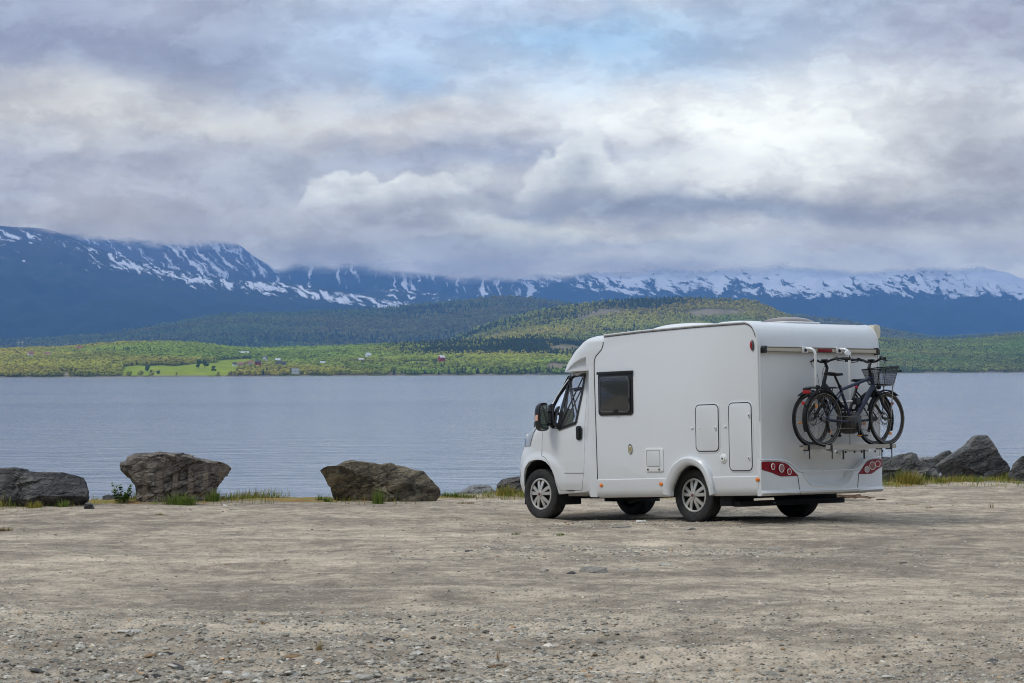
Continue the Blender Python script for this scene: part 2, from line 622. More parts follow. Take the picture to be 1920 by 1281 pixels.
sp = q.mix(q.m('MULTIPLY', q.m('SUBTRACT', 1.0, q.ss(cell, 0.1, 0.42)), q.m('MULTIPLY', q.ss(pv, 0.35, 0.5), q.m('SUBTRACT', 1.0, q.m('MULTIPLY', f, 0.55)))),
           dust, q.ramp(q.sep(peb)[1], [(0.0, (0.10, 0.095, 0.088)), (0.45, (0.25, 0.235, 0.21)), (0.75, (0.42, 0.395, 0.35)), (1.0, (0.60, 0.57, 0.51))]))
spk = q.noise(pos, 55, 3, 0.7)
sp = q.mix(q.m('MULTIPLY', q.ss(spk, 0.54, 0.66), 0.8), sp, (0.085, 0.077, 0.066))
mo = q.attr('moss')
mossn = q.m('MULTIPLY', q.ss(q.m('ADD', mo, q.m('MULTIPLY', q.m('SUBTRACT', q.noise(pos, 6, 5, 0.65), 0.5), 2.4)), 0.44, 0.80), 0.88)
mosscol = q.ramp(q.noise(pos, 2.6, 5, 0.65), [(0.36, (0.07, 0.095, 0.02)), (0.48, (0.24, 0.19, 0.03)), (0.60, (0.25, 0.125, 0.035))])
sp = q.mix(mossn, sp, mosscol)
q.put(b.inputs['Base Color'], sp)
b.inputs['Roughness'].default_value = 0.95
b.inputs['Specular IOR Level'].default_value = 0.2
bn = q.n('ShaderNodeBump'); bn.inputs['Strength'].default_value = 0.7; bn.inputs['Distance'].default_value = 0.02
q.put(bn.inputs['Height'], q.m('ADD', q.m('MULTIPLY', q.noise(pos, 18, 5, 0.7), 0.6), q.m('MULTIPLY', q.m('SUBTRACT', 1.0, cell), 0.5)))
q.put(b.inputs['Normal'], bn.outputs[0])
tag(link('ground', me, m), 'grey gravel lot with pale dusty tracks and mossy edge', kind='structure')

# ================================================================== water
def water_mesh():
    ys = np.concatenate([np.linspace(36, 200, 40, endpoint=False), np.geomspace(200, 7000, 40)])
    xs = np.linspace(-1, 1, 61)
    YY, T = np.meshgrid(ys, xs, indexing='ij')
    XX = T * (260 + YY * 0.75)
    return gridmesh(XX, YY, np.full_like(XX, WATER_Z), 'water')


m, q, b = newmat('lake_water')
pos = q.n('ShaderNodeNewGeometry').outputs['Position']
b.inputs['Base Color'].default_value = (0.195, 0.225, 0.265, 1)
b.inputs['Roughness'].default_value = 0.13
b.inputs['IOR'].default_value = 1.333
bn = q.n('ShaderNodeBump'); bn.inputs['Strength'].default_value = 1.0; bn.inputs['Distance'].default_value = 1.0
wa = q.noise(q.v('MULTIPLY', pos, (0.55, 1.0, 1)), 1.1, 3, 0.5, 0.4)
wb = q.noise(q.v('MULTIPLY', pos, (0.20, 0.36, 1)), 1.0, 3, 0.5, 0.3)
gust = q.ss(q.noise(q.v('MULTIPLY', pos, (0.0022, 0.012, 1)), 1.0, 5, 0.6, 0.6), 0.3, 0.7)
amp = q.m('ADD', 0.40, q.m('MULTIPLY', gust, 1.05))
q.put(bn.inputs['Height'], q.m('MULTIPLY', amp, q.m('ADD', q.m('MULTIPLY', wa, 0.060), q.m('MULTIPLY', wb, 0.125))))
q.put(b.inputs['Normal'], bn.outputs[0])
tag(link('water', water_mesh(), m), 'grey blue fjord water with fine ripples', kind='structure')

# ================================================================== far shore, hills, mountains
PX = np.concatenate([np.arange(-1700, -400, 18.0), np.arange(-400, 2320, 6.0), np.arange(2320, 3700, 18.0)])


def prof(pts, smooth=5):
    p = np.array(pts, float)
    u_ = np.arange(PX[0], PX[-1] + 6, 6.0)
    y = np.interp(u_, p[:, 0], p[:, 1])
    if smooth:
        k = np.hanning(2 * smooth + 3); k /= k.sum()
        y = np.convolve(np.pad(y, smooth + 1, mode='edge'), k, 'valid')
    return np.interp(PX, u_, y)


def elev(px, py, dist):
    """height of a point that lies on the line of sight through a pixel, at a distance"""
    return ((HZ - ROLL * (px - 960)) - py) / FPX * dist + CAMZ


class Range:
    def __init__(s, crest, d0, d1, rows, shape=1.15, back=0.35, rough=0.05, base=None, seed=0, smooth=5, fscale=1.0):
        c = prof(crest, smooth)
        s.d0 = prof(d0, 20) if isinstance(d0, list) else np.full_like(PX, d0)
        s.d1 = prof(d1, 20) if isinstance(d1, list) else np.full_like(PX, d1)
        t = np.concatenate([np.linspace(0, 1, rows), 1 + np.linspace(0, back, max(4, rows // 5))[1:]])
        s.t = t
        Tt, Pp = np.meshgrid(t, PX, indexing='ij')
        D = s.d0 + Tt * (s.d1 - s.d0)
        H = elev(PX, c, s.d1)
        b0 = WATER_Z - 0.5 if base is None else base
        gsh = np.where(Tt <= 1, np.clip(Tt, 0, 1) ** shape, 1 - 0.9 * ((Tt - 1) / max(back, 1e-3)) ** 1.5)
        az_ = (Pp - 960) / FPX
        X, Y = az_ * D, D
        k = fscale / 900.0
        rel = fbm(X * k, Y * k * 0.8, None, 5, seed) * np.minimum(1, Tt * 5) * np.where(Tt < 1, 1, .6)
        Z = b0 + (H - b0) * gsh + rel * rough * (H - b0) * (0.25 + 0.75 * np.sin(np.pi * np.clip(Tt, 0, 1)))
        s.X, s.Y, s.Z, s.P, s.D, s.T = X, Y, Z, Pp, D, Tt
        s.py = HZ - ROLL * (Pp - 960) - (Z - CAMZ) / D * FPX

    def sample(s, px, t):
        i = np.interp(px, PX, np.arange(len(PX))); j = np.interp(t, s.t, np.arange(len(s.t)))
        i0 = np.clip(i.astype(int), 0, len(PX) - 2); j0 = np.clip(j.astype(int), 0, len(s.t) - 2)
        fi, fj = i - i0, j - j0
        g_ = lambda A: (A[j0, i0] * (1 - fi) + A[j0, i0 + 1] * fi) * (1 - fj) + (A[j0 + 1, i0] * (1 - fi) + A[j0 + 1, i0 + 1] * fi) * fj
        return g_(s.X), g_(s.Y), g_(s.Z), g_(s.py)

    def mesh(s, name):
        return gridmesh(s.X, s.Y, s.Z, name)


def inpoly(px, py, poly):
    poly = np.array(poly, float)
    r = np.zeros(np.shape(px), bool)
    j = len(poly) - 1
    for i in range(len(poly)):
        xi, yi = poly[i]; xj, yj = poly[j]
        c = ((yi > py) != (yj > py)) & (px < (xj - xi) * (py - yi) / (yj - yi + 1e-12) + xi)
        r ^= c
        j = i
    return r


SHORE_D = [(-700, 2300), (0, 2400), (560, 2550), (1000, 2750), (1650, 3300), (2600, 3900)]
SHORE_C = [(-700, 3100), (0, 3200), (560, 3450), (1000, 3650), (1650, 4200), (2600, 4900)]
front = Range([(-700, 662), (-200, 664), (0, 660), (130, 657), (170, 652), (220, 648), (290, 645), (370, 648), (430, 655), (480, 658), (600, 655), (700, 650), (800, 646), (900, 640), (1000, 632), (1100, 640), (1400, 640), (1600, 636), (1700, 641), (1780, 642), (1850, 638), (1920, 630), (2100, 620), (2600, 615)],
              SHORE_D, SHORE_C, 60, 0.85, 0.3, 0.05, None, 101, 4, 3)
central = Range([(-700, 700), (500, 690), (700, 672), (800, 655), (860, 632), (900, 615), (960, 597), (1020, 583), (1080, 572), (1130, 566), (1200, 561), (1290, 560), (1380, 562), (1420, 566), (1445, 578), (1475, 592), (1520, 606), (1560, 618), (1640, 640), (1760, 672), (2000, 690), (2600, 700)],
                [(-700, 3600), (1000, 3680), (2600, 4300)], 4800, 60, 0.95, 0.3, 0.05, None, 131, 3, 2.2)
dark = Range([(-700, 650), (-100, 645), (0, 642), (100, 637), (200, 628), (260, 618), (330, 607), (400, 594), (440, 590), (560, 588), (640, 585), (720, 580), (780, 573), (850, 566), (900, 560), (950, 557), (990, 559), (1040, 566), (1100, 574), (1300, 584), (1440, 590), (1490, 594), (1530, 599), (1570, 601), (1640, 615), (1700, 627), (1760, 636), (1800, 634), (1860, 630), (1920, 626), (2100, 605), (2600, 590)],
             [(-700, 4800), (1000, 5200), (2600, 5300)], [(-700, 6900), (1000, 7600), (2600, 7400)], 60, 1.0, 0.3, 0.05, None, 151, 3, 2.0)
MTN = []
shoulder = Range([(-700, 400), (-300, 405), (0, 421), (40, 424), (90, 432), (130, 445), (170, 462), (220, 481), (280, 497), (340, 509), (400, 519), (460, 527), (520, 532), (560, 536), (620, 543), (660, 552), (720, 562), (790, 572), (850, 582), (950, 600), (1100, 640), (1400, 690), (2600, 720)],
                 7400, 11500, 110, 1.05, 0.4, 0.13, None, 171, 3, 2.6)
peakleft = Range([(-700, 420), (60, 432), (150, 425), (260, 420), (360, 428), (405, 440), (440, 458), (470, 478), (500, 499), (530, 517), (570, 532), (640, 548), (760, 600), (1000, 690), (2600, 720)],
                 10500, 15500, 110, 1.1, 0.4, 0.15, None, 191, 3, 2.4)
spur = Range([(-700, 720), (480, 640), (560, 575), (640, 556), (690, 547), (740, 540), (790, 545), (860, 556), (930, 570), (1010, 590), (1100, 650), (2600, 720)],
             9000, 12800, 60, 1.0, 0.4, 0.06, None, 201, 3, 2)
wall = Range([(-700, 520), (300, 480), (500, 478), (600, 470), (700, 476), (820, 490), (900, 500), (960, 512), (985, 523), (1010, 536), (1040, 551), (1075, 568), (1120, 600), (1300, 680), (2600, 720)],
             11500, 15500, 110, 1.1, 0.4, 0.14, None, 211, 2, 2.4)
massif = Range([(-700, 720), (850, 640), (930, 560), (970, 524), (1000, 510), (1060, 508), (1150, 506), (1250, 498), (1330, 492), (1450, 488), (1560, 490), (1650, 488), (1720, 480), (1790, 490), (1830, 499), (1870, 510), (1920, 524), (1980, 535), (2200, 500), (2600, 520)],
               11000, 16500, 120, 1.15, 0.4, 0.14, None, 231, 2, 2.4)


def mountain(name, rg, label, cloudline, density, angle, stretch_, band, thick=26):
    me = rg.mesh(name)
    vattr(me, 'su', rg.P / 100.0); vattr(me, 'sv', (700 - rg.py) / 100.0)
    cl = np.array(cloudline, float)
    c = np.interp(rg.P, cl[:, 0], cl[:, 1])
    vattr(me, 'mist', (c + thick - rg.py) / thick)
    vattr(me, 'snow', density(rg.P, rg.py))
    m, q, b = newmat(name + '_rock')
    su, sv = q.attr('su'), q.attr('sv')
    vec = q.xyz(su, sv, 0)
    rt = q.n('ShaderNodeVectorRotate', rotation_type='Z_AXIS'); q.put(rt.inputs['Vector'], vec); rt.inputs['Angle'].default_value = R(angle)
    sx, sy = stretch_
    wob = q.v('MULTIPLY', q.v('SUBTRACT', q.noise(vec, 3.0, 4, 0.6, out=1), (.5, .5, .5)), (0.35, 0.35, 0))
    n1 = q.noise(q.v('MULTIPLY', q.v('ADD', rt.outputs[0], wob), (sx, sy, 1)), 1.0, 7, 0.68)
    n2 = q.noise(q.v('MULTIPLY', q.v('ADD', rt.outputs[0], wob), (sx * 0.35, sy * 0.35, 1)), 1.0, 4, 0.6)
    f = q.m('ADD', q.m('MULTIPLY', n1, 0.80), q.m('MULTIPLY', n2, 0.20))
    sn = q.ss(q.m('ADD', f, q.attr('snow')), 0.985, 1.015)
    alt = q.sep(q.n('ShaderNodeNewGeometry').outputs['Position'])[2]
    rk = q.ramp(q.m('ADD', q.m('DIVIDE', alt, band), q.m('MULTIPLY', q.m('SUBTRACT', q.noise(q.v('MULTIPLY', vec, (2.2, 5, 1)), 1.0, 6, 0.65), 0.5), 0.7)),
                [(0.10, (0.016, 0.030, 0.016)), (0.40, (0.028, 0.042, 0.022)), (0.62, (0.055, 0.055, 0.042)), (0.85, (0.085, 0.075, 0.068))])
    q.put(b.inputs['Base Color'], q.mix(sn, rk, (0.82, 0.84, 0.88)))
    b.inputs['Roughness'].default_value = 0.95
    b.inputs['Specular IOR Level'].default_value = 0.1
    # the top of the mountain goes into the cloud base
    mi = q.m('ADD', q.attr('mist'), q.m('MULTIPLY', q.m('SUBTRACT', q.noise(q.v('MULTIPLY', vec, (1.1, 2.6, 1)), 1.0, 5, 0.6), 0.5), 1.5))
    fade = q.ss(mi, 0.0, 1.0)
    tr = q.n('ShaderNodeBsdfTransparent'); ms = q.n('ShaderNodeMixShader')
    q.put(ms.inputs[0], fade)
    q.nt.links.new(b.outputs[0], ms.inputs[1]); q.nt.links.new(tr.outputs[0], ms.inputs[2])
    q.nt.links.new(ms.outputs[0], q.nt.nodes['Material Output'].inputs[0])
    return tag(link(name, me, m), label, kind='structure')


sc = lambda v, a, b: np.clip((v - a) / (b - a), 0, 1)
mountain('mountain', shoulder, 'broad blue mountain shoulder streaked with snow on the left',
         [(-700, 380), (0, 405), (60, 415), (110, 428), (150, 440), (200, 430), (400, 400), (2600, 380)],
         lambda x, y: 0.318 + 0.122 * np.exp(-((y - np.interp(x, [0, 90, 170, 280, 400, 560, 720, 900], [436, 446, 474, 506, 527, 545, 570, 590])) / 14.0) ** 2) + 0.075 * np.exp(-((y - np.interp(x, [0, 200, 400, 700, 900], [470, 505, 535, 565, 580])) / 28.0) ** 2) - 0.6 * sc(y, np.interp(x, [0, 200, 400, 700, 900], [490, 520, 545, 575, 585]), np.interp(x, [0, 200, 400, 700, 900], [530, 545, 560, 600, 610])),
         32, (3.0, 15.0), 900)
mountain('mountain', peakleft, 'snow streaked peak with its top hidden in cloud on the left',
         [(-700, 430), (150, 436), (260, 446), (330, 452), (400, 452), (440, 450), (480, 438), (2600, 400)],
         lambda x, y: 0.445 + 0.03 * np.exp(-((x - 400) / 80.0) ** 2) - 0.4 * sc(y, 520, 545), 48, (1.8, 11.0), 760, 24)
mountain('mountain', spur, 'low dark spur with scattered snow patches before the cliff wall',
         [(-700, 300), (2600, 300)], lambda x, y: 0.44 - 0.4 * sc(y, 570, 590), 14, (4.0, 13.0), 900)
mountain('mountain', wall, 'steep blue mountain wall with vertical snow gullies under cloud',
         [(-700, 500), (480, 492), (560, 490), (640, 491), (720, 500), (800, 509), (880, 514), (960, 518), (1000, 512), (2600, 505)],
         lambda x, y: 0.437 + 0.10 * np.exp(-((x - 1005) / 45.0) ** 2) - 0.3 * sc(y, 555, 575), 86, (1.6, 8.0), 1200, 30)
mountain('mountain', massif, 'snowy massif under cloud on the right beyond the fjord',
         [(-700, 520), (1000, 512), (1100, 509), (1300, 501), (1450, 497), (1560, 499), (1640, 505), (1700, 500), (1760, 500), (1810, 497), (1900, 492), (2600, 500)],
         lambda x, y: 0.588 - 0.15 * sc(y, 515, 568) + 0.03 * np.sin(x / 57.0) - 0.4 * sc(y, 555, 600) - 0.10 * np.exp(-((x - 1080) / 90.0) ** 2), 24, (3.4, 10.5), 1300, 22)


# ---- green hills and the far shore
MEADOW = [
    [(226, 704), (230, 687), (290, 685), (330, 686), (380, 681), (430, 680), (436, 690), (448, 691), (444, 703), (380, 705)],
    [(398, 691), (410, 676), (470, 672), (480, 680), (440, 690)],
    [(560, 676), (600, 673), (600, 677), (565, 680)],
    [(750, 683), (770, 677), (830, 680), (870, 668), (872, 676), (800, 686), (760, 687)],
    [(440, 664), (478, 661), (480, 664), (445, 667)],
]


def hills(name, rg, label, rock=None):
    me = rg.mesh(name)
    P, Y = rg.P, rg.py
    jx = 3 * fbm(P * 0.06, rg.T * 9, None, 3, 61); jy = 1.2 * fbm(P * 0.05, rg.T * 12, None, 3, 62)
    c = np.zeros(P.shape + (3,)); c[:] = (0.11, 0.12, 0.04)
    n_ = fbm(P * 0.03, rg.T * 8, None, 4, 63)
    c += n_[..., None] * np.array([0.016, 0.014, 0.004])
    if rg is front:
        for poly in MEADOW:
            k = inpoly(P + jx, Y + jy * 0.7, poly)
            c[k] = (0.30, 0.36, 0.045)  # field green brightened to carry its patch of sun
        beach = (rg.T < 0.016 + 0.008 * n_)
        c[beach] = (0.27, 0.22, 0.19)
    if rock is not None:
        k = rock(P + jx, Y + jy, n_)
        c = c * (1 - k[..., None]) + np.array((0.30, 0.245, 0.16)) * k[..., None]
    vcol(me, 'cover', c)
    m, q, b = newmat(name + '_cover')
    pos = q.n('ShaderNodeNewGeometry').outputs['Position']
    col_ = q.attr('cover', out='Color')
    f = q.noise(pos, 0.05, 5, 0.65)
    q.put(b.inputs['Base Color'], q.mix(q.ss(f, 0.35, 0.65), q.v('MULTIPLY', col_, (0.72, 0.75, 0.7)), col_))
    b.inputs['Roughness'].default_value = 1.0
    b.inputs['Specular IOR Level'].default_value = 0.0
    return tag(link(name, me, m), label, kind='structure')


def rock_central(P, Y, n_):
    a = np.exp(-((P - 1130) / 75.0) ** 2 - ((Y - (588 - (P - 1130) * 0.10)) / 9.0) ** 2)
    c = np.exp(-((P - 1345) / 75.0) ** 2 - ((Y - 586) / 8.0) ** 2) * 1.3
    e = np.exp(-((P - 930) / 40.0) ** 2 - ((Y - 628) / 6.0) ** 2) * 0.9
    h = np.exp(-((P - 1060) / 35.0) ** 2 - ((Y - 650) / 9.0) ** 2) * 0.9
    return np.clip((a + c + e + h) * 1.3 + n_ * 0.5 - 0.25, 0, 1)


def rock_front(P, Y, n_):
    a = np.exp(-((P - 130) / 28.0) ** 2 - ((Y - 701) / 4.0) ** 2) * 1.2
    c = np.exp(-((P - 690) / 55.0) ** 2 - ((Y - 697) / 4.5) ** 2) * 1.2
    e = np.exp(-((P - 1045) / 30.0) ** 2 - ((Y - 688) / 8.0) ** 2) * 1.1
    h = np.exp(-((P - 1060) / 40.0) ** 2 - ((Y - 652) / 9.0) ** 2)
    return np.clip((a + c + e + h) * 1.3 + n_ * 0.4 - 0.3, 0, 1)


hills('hill', front, 'low green shore hills along the far side of the fjord', rock_front)
hills('hill', central, 'green hill with tan rock and painted-in sunlight behind the far shore', rock_central)
hills('hill', dark, 'long dark wooded ridge behind the far shore')

# ---- houses on the far shore
M_WHITEWOOD = mat('white_boards', (0.80, 0.79, 0.75), 0.7)
M_REDWOOD = mat('red_boards', (0.36, 0.035, 0.025), 0.7)
M_GREYWOOD = mat('grey_boards', (0.28, 0.29, 0.30), 0.7)
M_OCHRE = mat('ochre_boards', (0.50, 0.33, 0.16), 0.7)
M_ROOFRED = mat('red_tiles', (0.30, 0.13, 0.09), 0.7)
M_ROOFDK = mat('dark_roofing', (0.05, 0.05, 0.055), 0.6)
M_ROOFLT = mat('pale_roofing', (0.62, 0.62, 0.62), 0.5)
M_PANE = mat('far_pane', (0.03, 0.04, 0.05), 0.1)
M_CONC = mat('concrete', (0.52, 0.51, 0.48), 0.9)
HOUSES = []


def place_on(rg, px, py):
    """find the spot on a slope whose line of sight has this pixel height"""
    ts = np.linspace(0.004, 0.995, 900)
    X, Y, Z, yy = rg.sample(np.full_like(ts, px), ts)
    k = int(np.argmin(np.abs(yy - py)))
    return X[k], Y[k], Z[k], ts[k]


def house(name, px, py, L, W, H, rh, rz, wall_m, roof_m, label, group=None, flat=False, cat='house', chim=True, rg=None):
    X, Y, Z, t = place_on(rg or front, px, py)
    HOUSES.append((px, t, .8 * L * FPX / Y))
    r = empty(name, (X, Y, Z + 0.3), (0, 0, R(rz)))
    r.scale = (.72, .72, .72)
    tag(r, label, cat, group)
    mb = MB()
    if flat:
        mb.box((-L / 2, -W / 2, -2), (L / 2, W / 2, H))
    else:
        mb.prism([(-W / 2, -2), (W / 2, -2), (W / 2, H), (0, H + rh), (-W / 2, H)], 'x', -L / 2, L / 2)
    obj('wall', mb, wall_m, r)
    if flat:
        rf = obj('roof', MB().box((-L / 2 - .3, -W / 2 - .3, H + 0.003), (L / 2 + .3, W / 2 + .3, H + .35)), roof_m, r)
    else:
        rb = MB()
        s = rh / (W / 2)
        for sg in (-1, 1):
            e = W / 2 + 0.5
            rb.prism([(0, H + rh + .03), (sg * e, H - s * 0.5 + .03), (sg * e, H - s * 0.5 + .30), (0, H + rh + .30)], 'x', -L / 2 - .5, L / 2 + .5)
        rf = obj('roof', rb, roof_m, r)
        if chim:
            obj('chimney', MB().box((L * .15, -.4, H + rh * .7), (L * .15 + .8, .4, H + rh + 1.1)), M_CONC, rf)
    for i in range(max(2, int(L // 3.2))):
        x = -L / 2 + (i + .5) * L / max(2, int(L // 3.2))
        obj('window', MB().box((x - .6, -W / 2 - .06, H * .38), (x + .6, -W / 2 - .004, H * .38 + 1.3)), M_PANE, r)
    return r


FG = 'farm buildings by the meadow on the far shore'
house('house', 57.5, 671, 9, 8, 6, 4, 35, M_WHITEWOOD, M_ROOFRED, 'white house with red roof in the trees, tallest on the left shore')
house('house', 90, 669, 9, 7, 4.5, 3.2, -20, M_WHITEWOOD, M_ROOFRED, 'small white house with red roof right of the red shed')
house('shed', 75, 669, 4, 4, 3.2, 1.6, 10, M_REDWOOD, M_ROOFRED, 'tiny red shed between two white houses in the trees', cat='shed', chim=False)
house('house', 148.5, 658, 10, 7, 5, 3, 10, M_OCHRE, M_ROOFRED, 'pale brown house half hidden in the trees near the hilltop')
house('barn', 483.5, 688, 9, 9, 7, 2.6, 8, M_REDWOOD, M_ROOFDK, 'red barn with dark roof beside the meadow', FG, cat='barn', chim=False)
house('house', 469, 687, 10, 7, 5, 3, 4, M_WHITEWOOD, M_ROOFRED, 'white house with red roof left of the red barn', FG)
house('shed', 452, 688, 9, 6, 4, 2.5, -14, M_GREYWOOD, M_ROOFRED, 'low grey shed at the edge of the meadow', FG, cat='shed', chim=False)
house('shed', 440, 687, 6, 5, 3.5, 2, 20, M_WHITEWOOD, M_ROOFDK, 'small pale shed, leftmost of the farm buildings', FG, cat='shed', chim=False)
house('house', 497, 678, 9, 7, 5, 4, 80, M_WHITEWOOD, M_ROOFDK, 'white gabled house on the slope above the red barn', FG)
house('house', 521, 680, 8, 6, 4, 2.6, 0, M_WHITEWOOD, M_ROOFLT, 'white cottage with pale roof above the grey house', FG)
house('house', 527, 687, 15, 7, 4.5, 3, 6, M_GREYWOOD, M_ROOFDK, 'long grey house with dark roof right of the red barn', FG)
house('barn', 457, 665, 18, 7, 3, 2, 3, M_WHITEWOOD, M_ROOFLT, 'long white barn on the bright field at the top of the slope', cat='barn', chim=False)
house('boathouse', 554, 701, 11, 9, 7.5, 0, 8, mat('pale_render', (.72, .71, .68), .8), M_ROOFLT, 'square pale boathouse standing on the far waterline', flat=True, cat='boathouse')
house('house', 690, 672, 9, 8, 5, 4, 40, M_WHITEWOOD, M_ROOFLT, 'lone white house with pale roof on the wooded slope')
house('shed', 677, 678, 8, 5, 3, 2, 0, M_GREYWOOD, M_ROOFLT, 'low grey shed below the lone white house', cat='shed', chim=False)
house('house', 828, 678, 9, 9, 6.5, 3.5, 30, M_REDWOOD, M_ROOFLT, 'red house with white roof beside the small right meadow')
house('cabin', 605, 684, 8, 5, 3, 2, 8, M_WHITEWOOD, M_ROOFLT, 'small white cabin low on the slope right of the boathouse', cat='cabin', chim=False)

# twin masts
X, Y, Z, t = place_on(front, 38.5, 655)
r = tag(empty('power_pylon', (X, Y, Z)), 'thin pale twin pole power pylon above the left shore', 'pylon')
for s_ in (-1, 1):
    obj('pole', MB().tube([(s_ * 2.2, 0, -2), (s_ * 2.2, 0, 15)], .35, 6), M_CONC, r)
obj('crossbar', MB().box((-4.5, -.3, 11.5), (4.5, .3, 12.3)), M_CONC, r)

# ---- the woods: a few crown shapes, scattered as instances
def blob_crown(kind, seed):
    rg_ = np.random.default_rng(seed)
    mb = MB()
    if kind == 'spruce':
        for i in range(4):
            z0, z1 = i * .2 + .06, i * .2 + .42
            r0 = .24 * (1 - i * .2)
            n = 7
            v = [(r0 * (1 + rg_.uniform(-.25, .25)) * math.cos(2 * math.pi * j / n), r0 * (1 + rg_.uniform(-.25, .25)) * math.sin(2 * math.pi * j / n), z0 + rg_.uniform(-.03, .03)) for j in range(n)] + [(0, 0, z1)]
            mb.add(v, [(j, (j + 1) % n, n) for j in range(n)])
    else:
        for i in range(9):
            a = rg_.uniform(0, 6.28); rr = rg_.uniform(0, .27); c = Vector((rr * math.cos(a), rr * math.sin(a), rg_.uniform(.25, .85)))
            s = rg_.uniform(.13, .24) * (1.15 - c.z * .4)
            bm = bmesh.new(); bmesh.ops.create_icosphere(bm, subdivisions=1, radius=s)
            for v in bm.verts:
                v.co = v.co * rg_.uniform(.72, 1.25) + c
            mb.add([v.co for v in bm.verts], [[v.index for v in f.verts] for f in bm.faces]); bm.free()
    return mb.mesh('crown', smooth=0)


m, q, b = newmat('far_foliage')
tint = q.attr('tint', 'INSTANCER', 'Color')
pos = q.n('ShaderNodeNewGeometry').outputs['Position']
q.put(b.inputs['Base Color'], q.mix(q.ss(q.noise(pos, 0.35, 4, 0.7), 0.35, 0.65), q.v('MULTIPLY', tint, (0.7, 0.7, 0.7)), q.v('MULTIPLY', tint, (1.25, 1.25, 1.25))))
b.inputs['Roughness'].default_value = 0.9
b.inputs['Specular IOR Level'].default_value = 0.1
M_FAR = m


def scatter(name, label, P, S, Rz, C, variants, m, kind='stuff', sxy=None):
    me = bpy.data.meshes.new(name)
    me.vertices.add(len(P)); me.vertices.foreach_set('co', np.asarray(P, np.float32).ravel())
    vattr(me, 'size', S); vattr(me, 'spin', Rz)
    vattr(me, 'wide', np.ones(len(P)) if sxy is None else sxy)
    vcol(me, 'tint', C)
    a = me.attributes.new('kind_i', 'INT', 'POINT'); a.data.foreach_set('value', RNG.integers(0, len(variants), len(P)).astype(np.int32))
    o = link(name, me)
    ng = bpy.data.node_groups.new(name + '_scatter', 'GeometryNodeTree')
    ng.interface.new_socket('Geometry', in_out='INPUT', socket_type='NodeSocketGeometry')
    ng.interface.new_socket('Geometry', in_out='OUTPUT', socket_type='NodeSocketGeometry')
    N = ng.nodes.new; Lk = ng.links.new
    gi, go = N('NodeGroupInput'), N('NodeGroupOutput')
    join = N('GeometryNodeJoinGeometry')
    geo = N('GeometryNodeGeometryToInstance')
    for v in variants:
        v.materials.clear(); v.materials.append(m)
        vo = bpy.data.objects.new(name + '_shape', v)      # not linked to the scene: only read by the nodes
        oi = N('GeometryNodeObjectInfo'); oi.inputs['Object'].default_value = vo
        oi.inputs['As Instance'].default_value = True
        Lk(oi.outputs['Geometry'], geo.inputs[0])
    ip = N('GeometryNodeInstanceOnPoints')
    Lk(gi.outputs[0], ip.inputs['Points']); Lk(geo.outputs[0], ip.inputs['Instance'])
    ip.inputs['Pick Instance'].default_value = True

    def at(nm, ty):
        nd = N('GeometryNodeInputNamedAttribute'); nd.data_type = ty; nd.inputs[0].default_value = nm
        return nd.outputs[0]
    Lk(at('kind_i', 'INT'), ip.inputs['Instance Index'])
    cz = N('ShaderNodeCombineXYZ'); Lk(at('spin', 'FLOAT'), cz.inputs[2])
    Lk(cz.outputs[0], ip.inputs['Rotation'])
    cs = N('ShaderNodeCombineXYZ'); mu = N('ShaderNodeMath'); mu.operation = 'MULTIPLY'
    Lk(at('size', 'FLOAT'), mu.inputs[0]); Lk(at('wide', 'FLOAT'), mu.inputs[1])
    Lk(mu.outputs[0], cs.inputs[0]); Lk(mu.outputs[0], cs.inputs[1]); Lk(at('size', 'FLOAT'), cs.inputs[2])
    Lk(cs.outputs[0], ip.inputs['Scale'])
    Lk(ip.outputs[0], go.inputs[0])
    md = o.modifiers.new('scatter', 'NODES'); md.node_group = ng
    return tag(o, label, kind=kind)


BIRCH = [blob_crown('birch', i) for i in range(5)]
SPRUCE = [blob_crown('spruce', 20 + i) for i in range(3)]


def wood(rg, n, px0, px1, tmax, avoid, birch_col, spruce_frac, hmin, hmax, seed, shade_fn=None):
    r_ = np.random.default_rng(seed)
    t = r_.uniform(0.012, tmax, n) ** 0.9 * 1.0
    px = r_.uniform(px0, px1, n)
    X, Y, Z, py = rg.sample(px, t)
    keep = np.ones(n, bool)
    if avoid is not None:
        keep &= ~avoid(px, py, t, X, Y)
    sf = fbm(X * 0.004, Y * 0.004, None, 3, seed) * 0.5 + spruce_frac(px, py)
    spr = (r_.uniform(0, 1, n) * 0.6 + 0.2) < sf
    S = r_.uniform(hmin, hmax, n) * np.where(spr, 1.25, 1.0)
    var = 1 + 0.22 * fbm(X * 0.006, Y * 0.006, None, 3, seed + 9) + r_.normal(0, .13, n)
    C = np.array(birch_col)[None] * var[:, None]
    yel = np.clip(0.5 + 0.7 * fbm(X * 0.003 + 9, Y * 0.003, None, 3, seed + 4), 0, 1)
    C[:, 0] *= 0.8 + 0.45 * yel
    C[spr] = np.array((0.058, 0.082, 0.036)) * (0.75 + 0.5 * r_.uniform(0, 1, (spr.sum(), 1)))
    return X, Y, Z, S, C, spr, keep, px, py


def front_avoid(px, py, t, X, Y):
    bad = np.zeros(len(px), bool)
    for poly in MEADOW:
        bad |= inpoly(px, py, poly)
    for hp, ht, wd in HOUSES:
        bad |= (np.abs(px - hp) < wd * .5 + 2) & (t < ht + .012) & (t > ht - .085)
    n_ = vnoise(X * 0.02, Y * 0.02, None, 77)
    bad |= (rock_front(px, py, n_) > 0.45)
    return bad


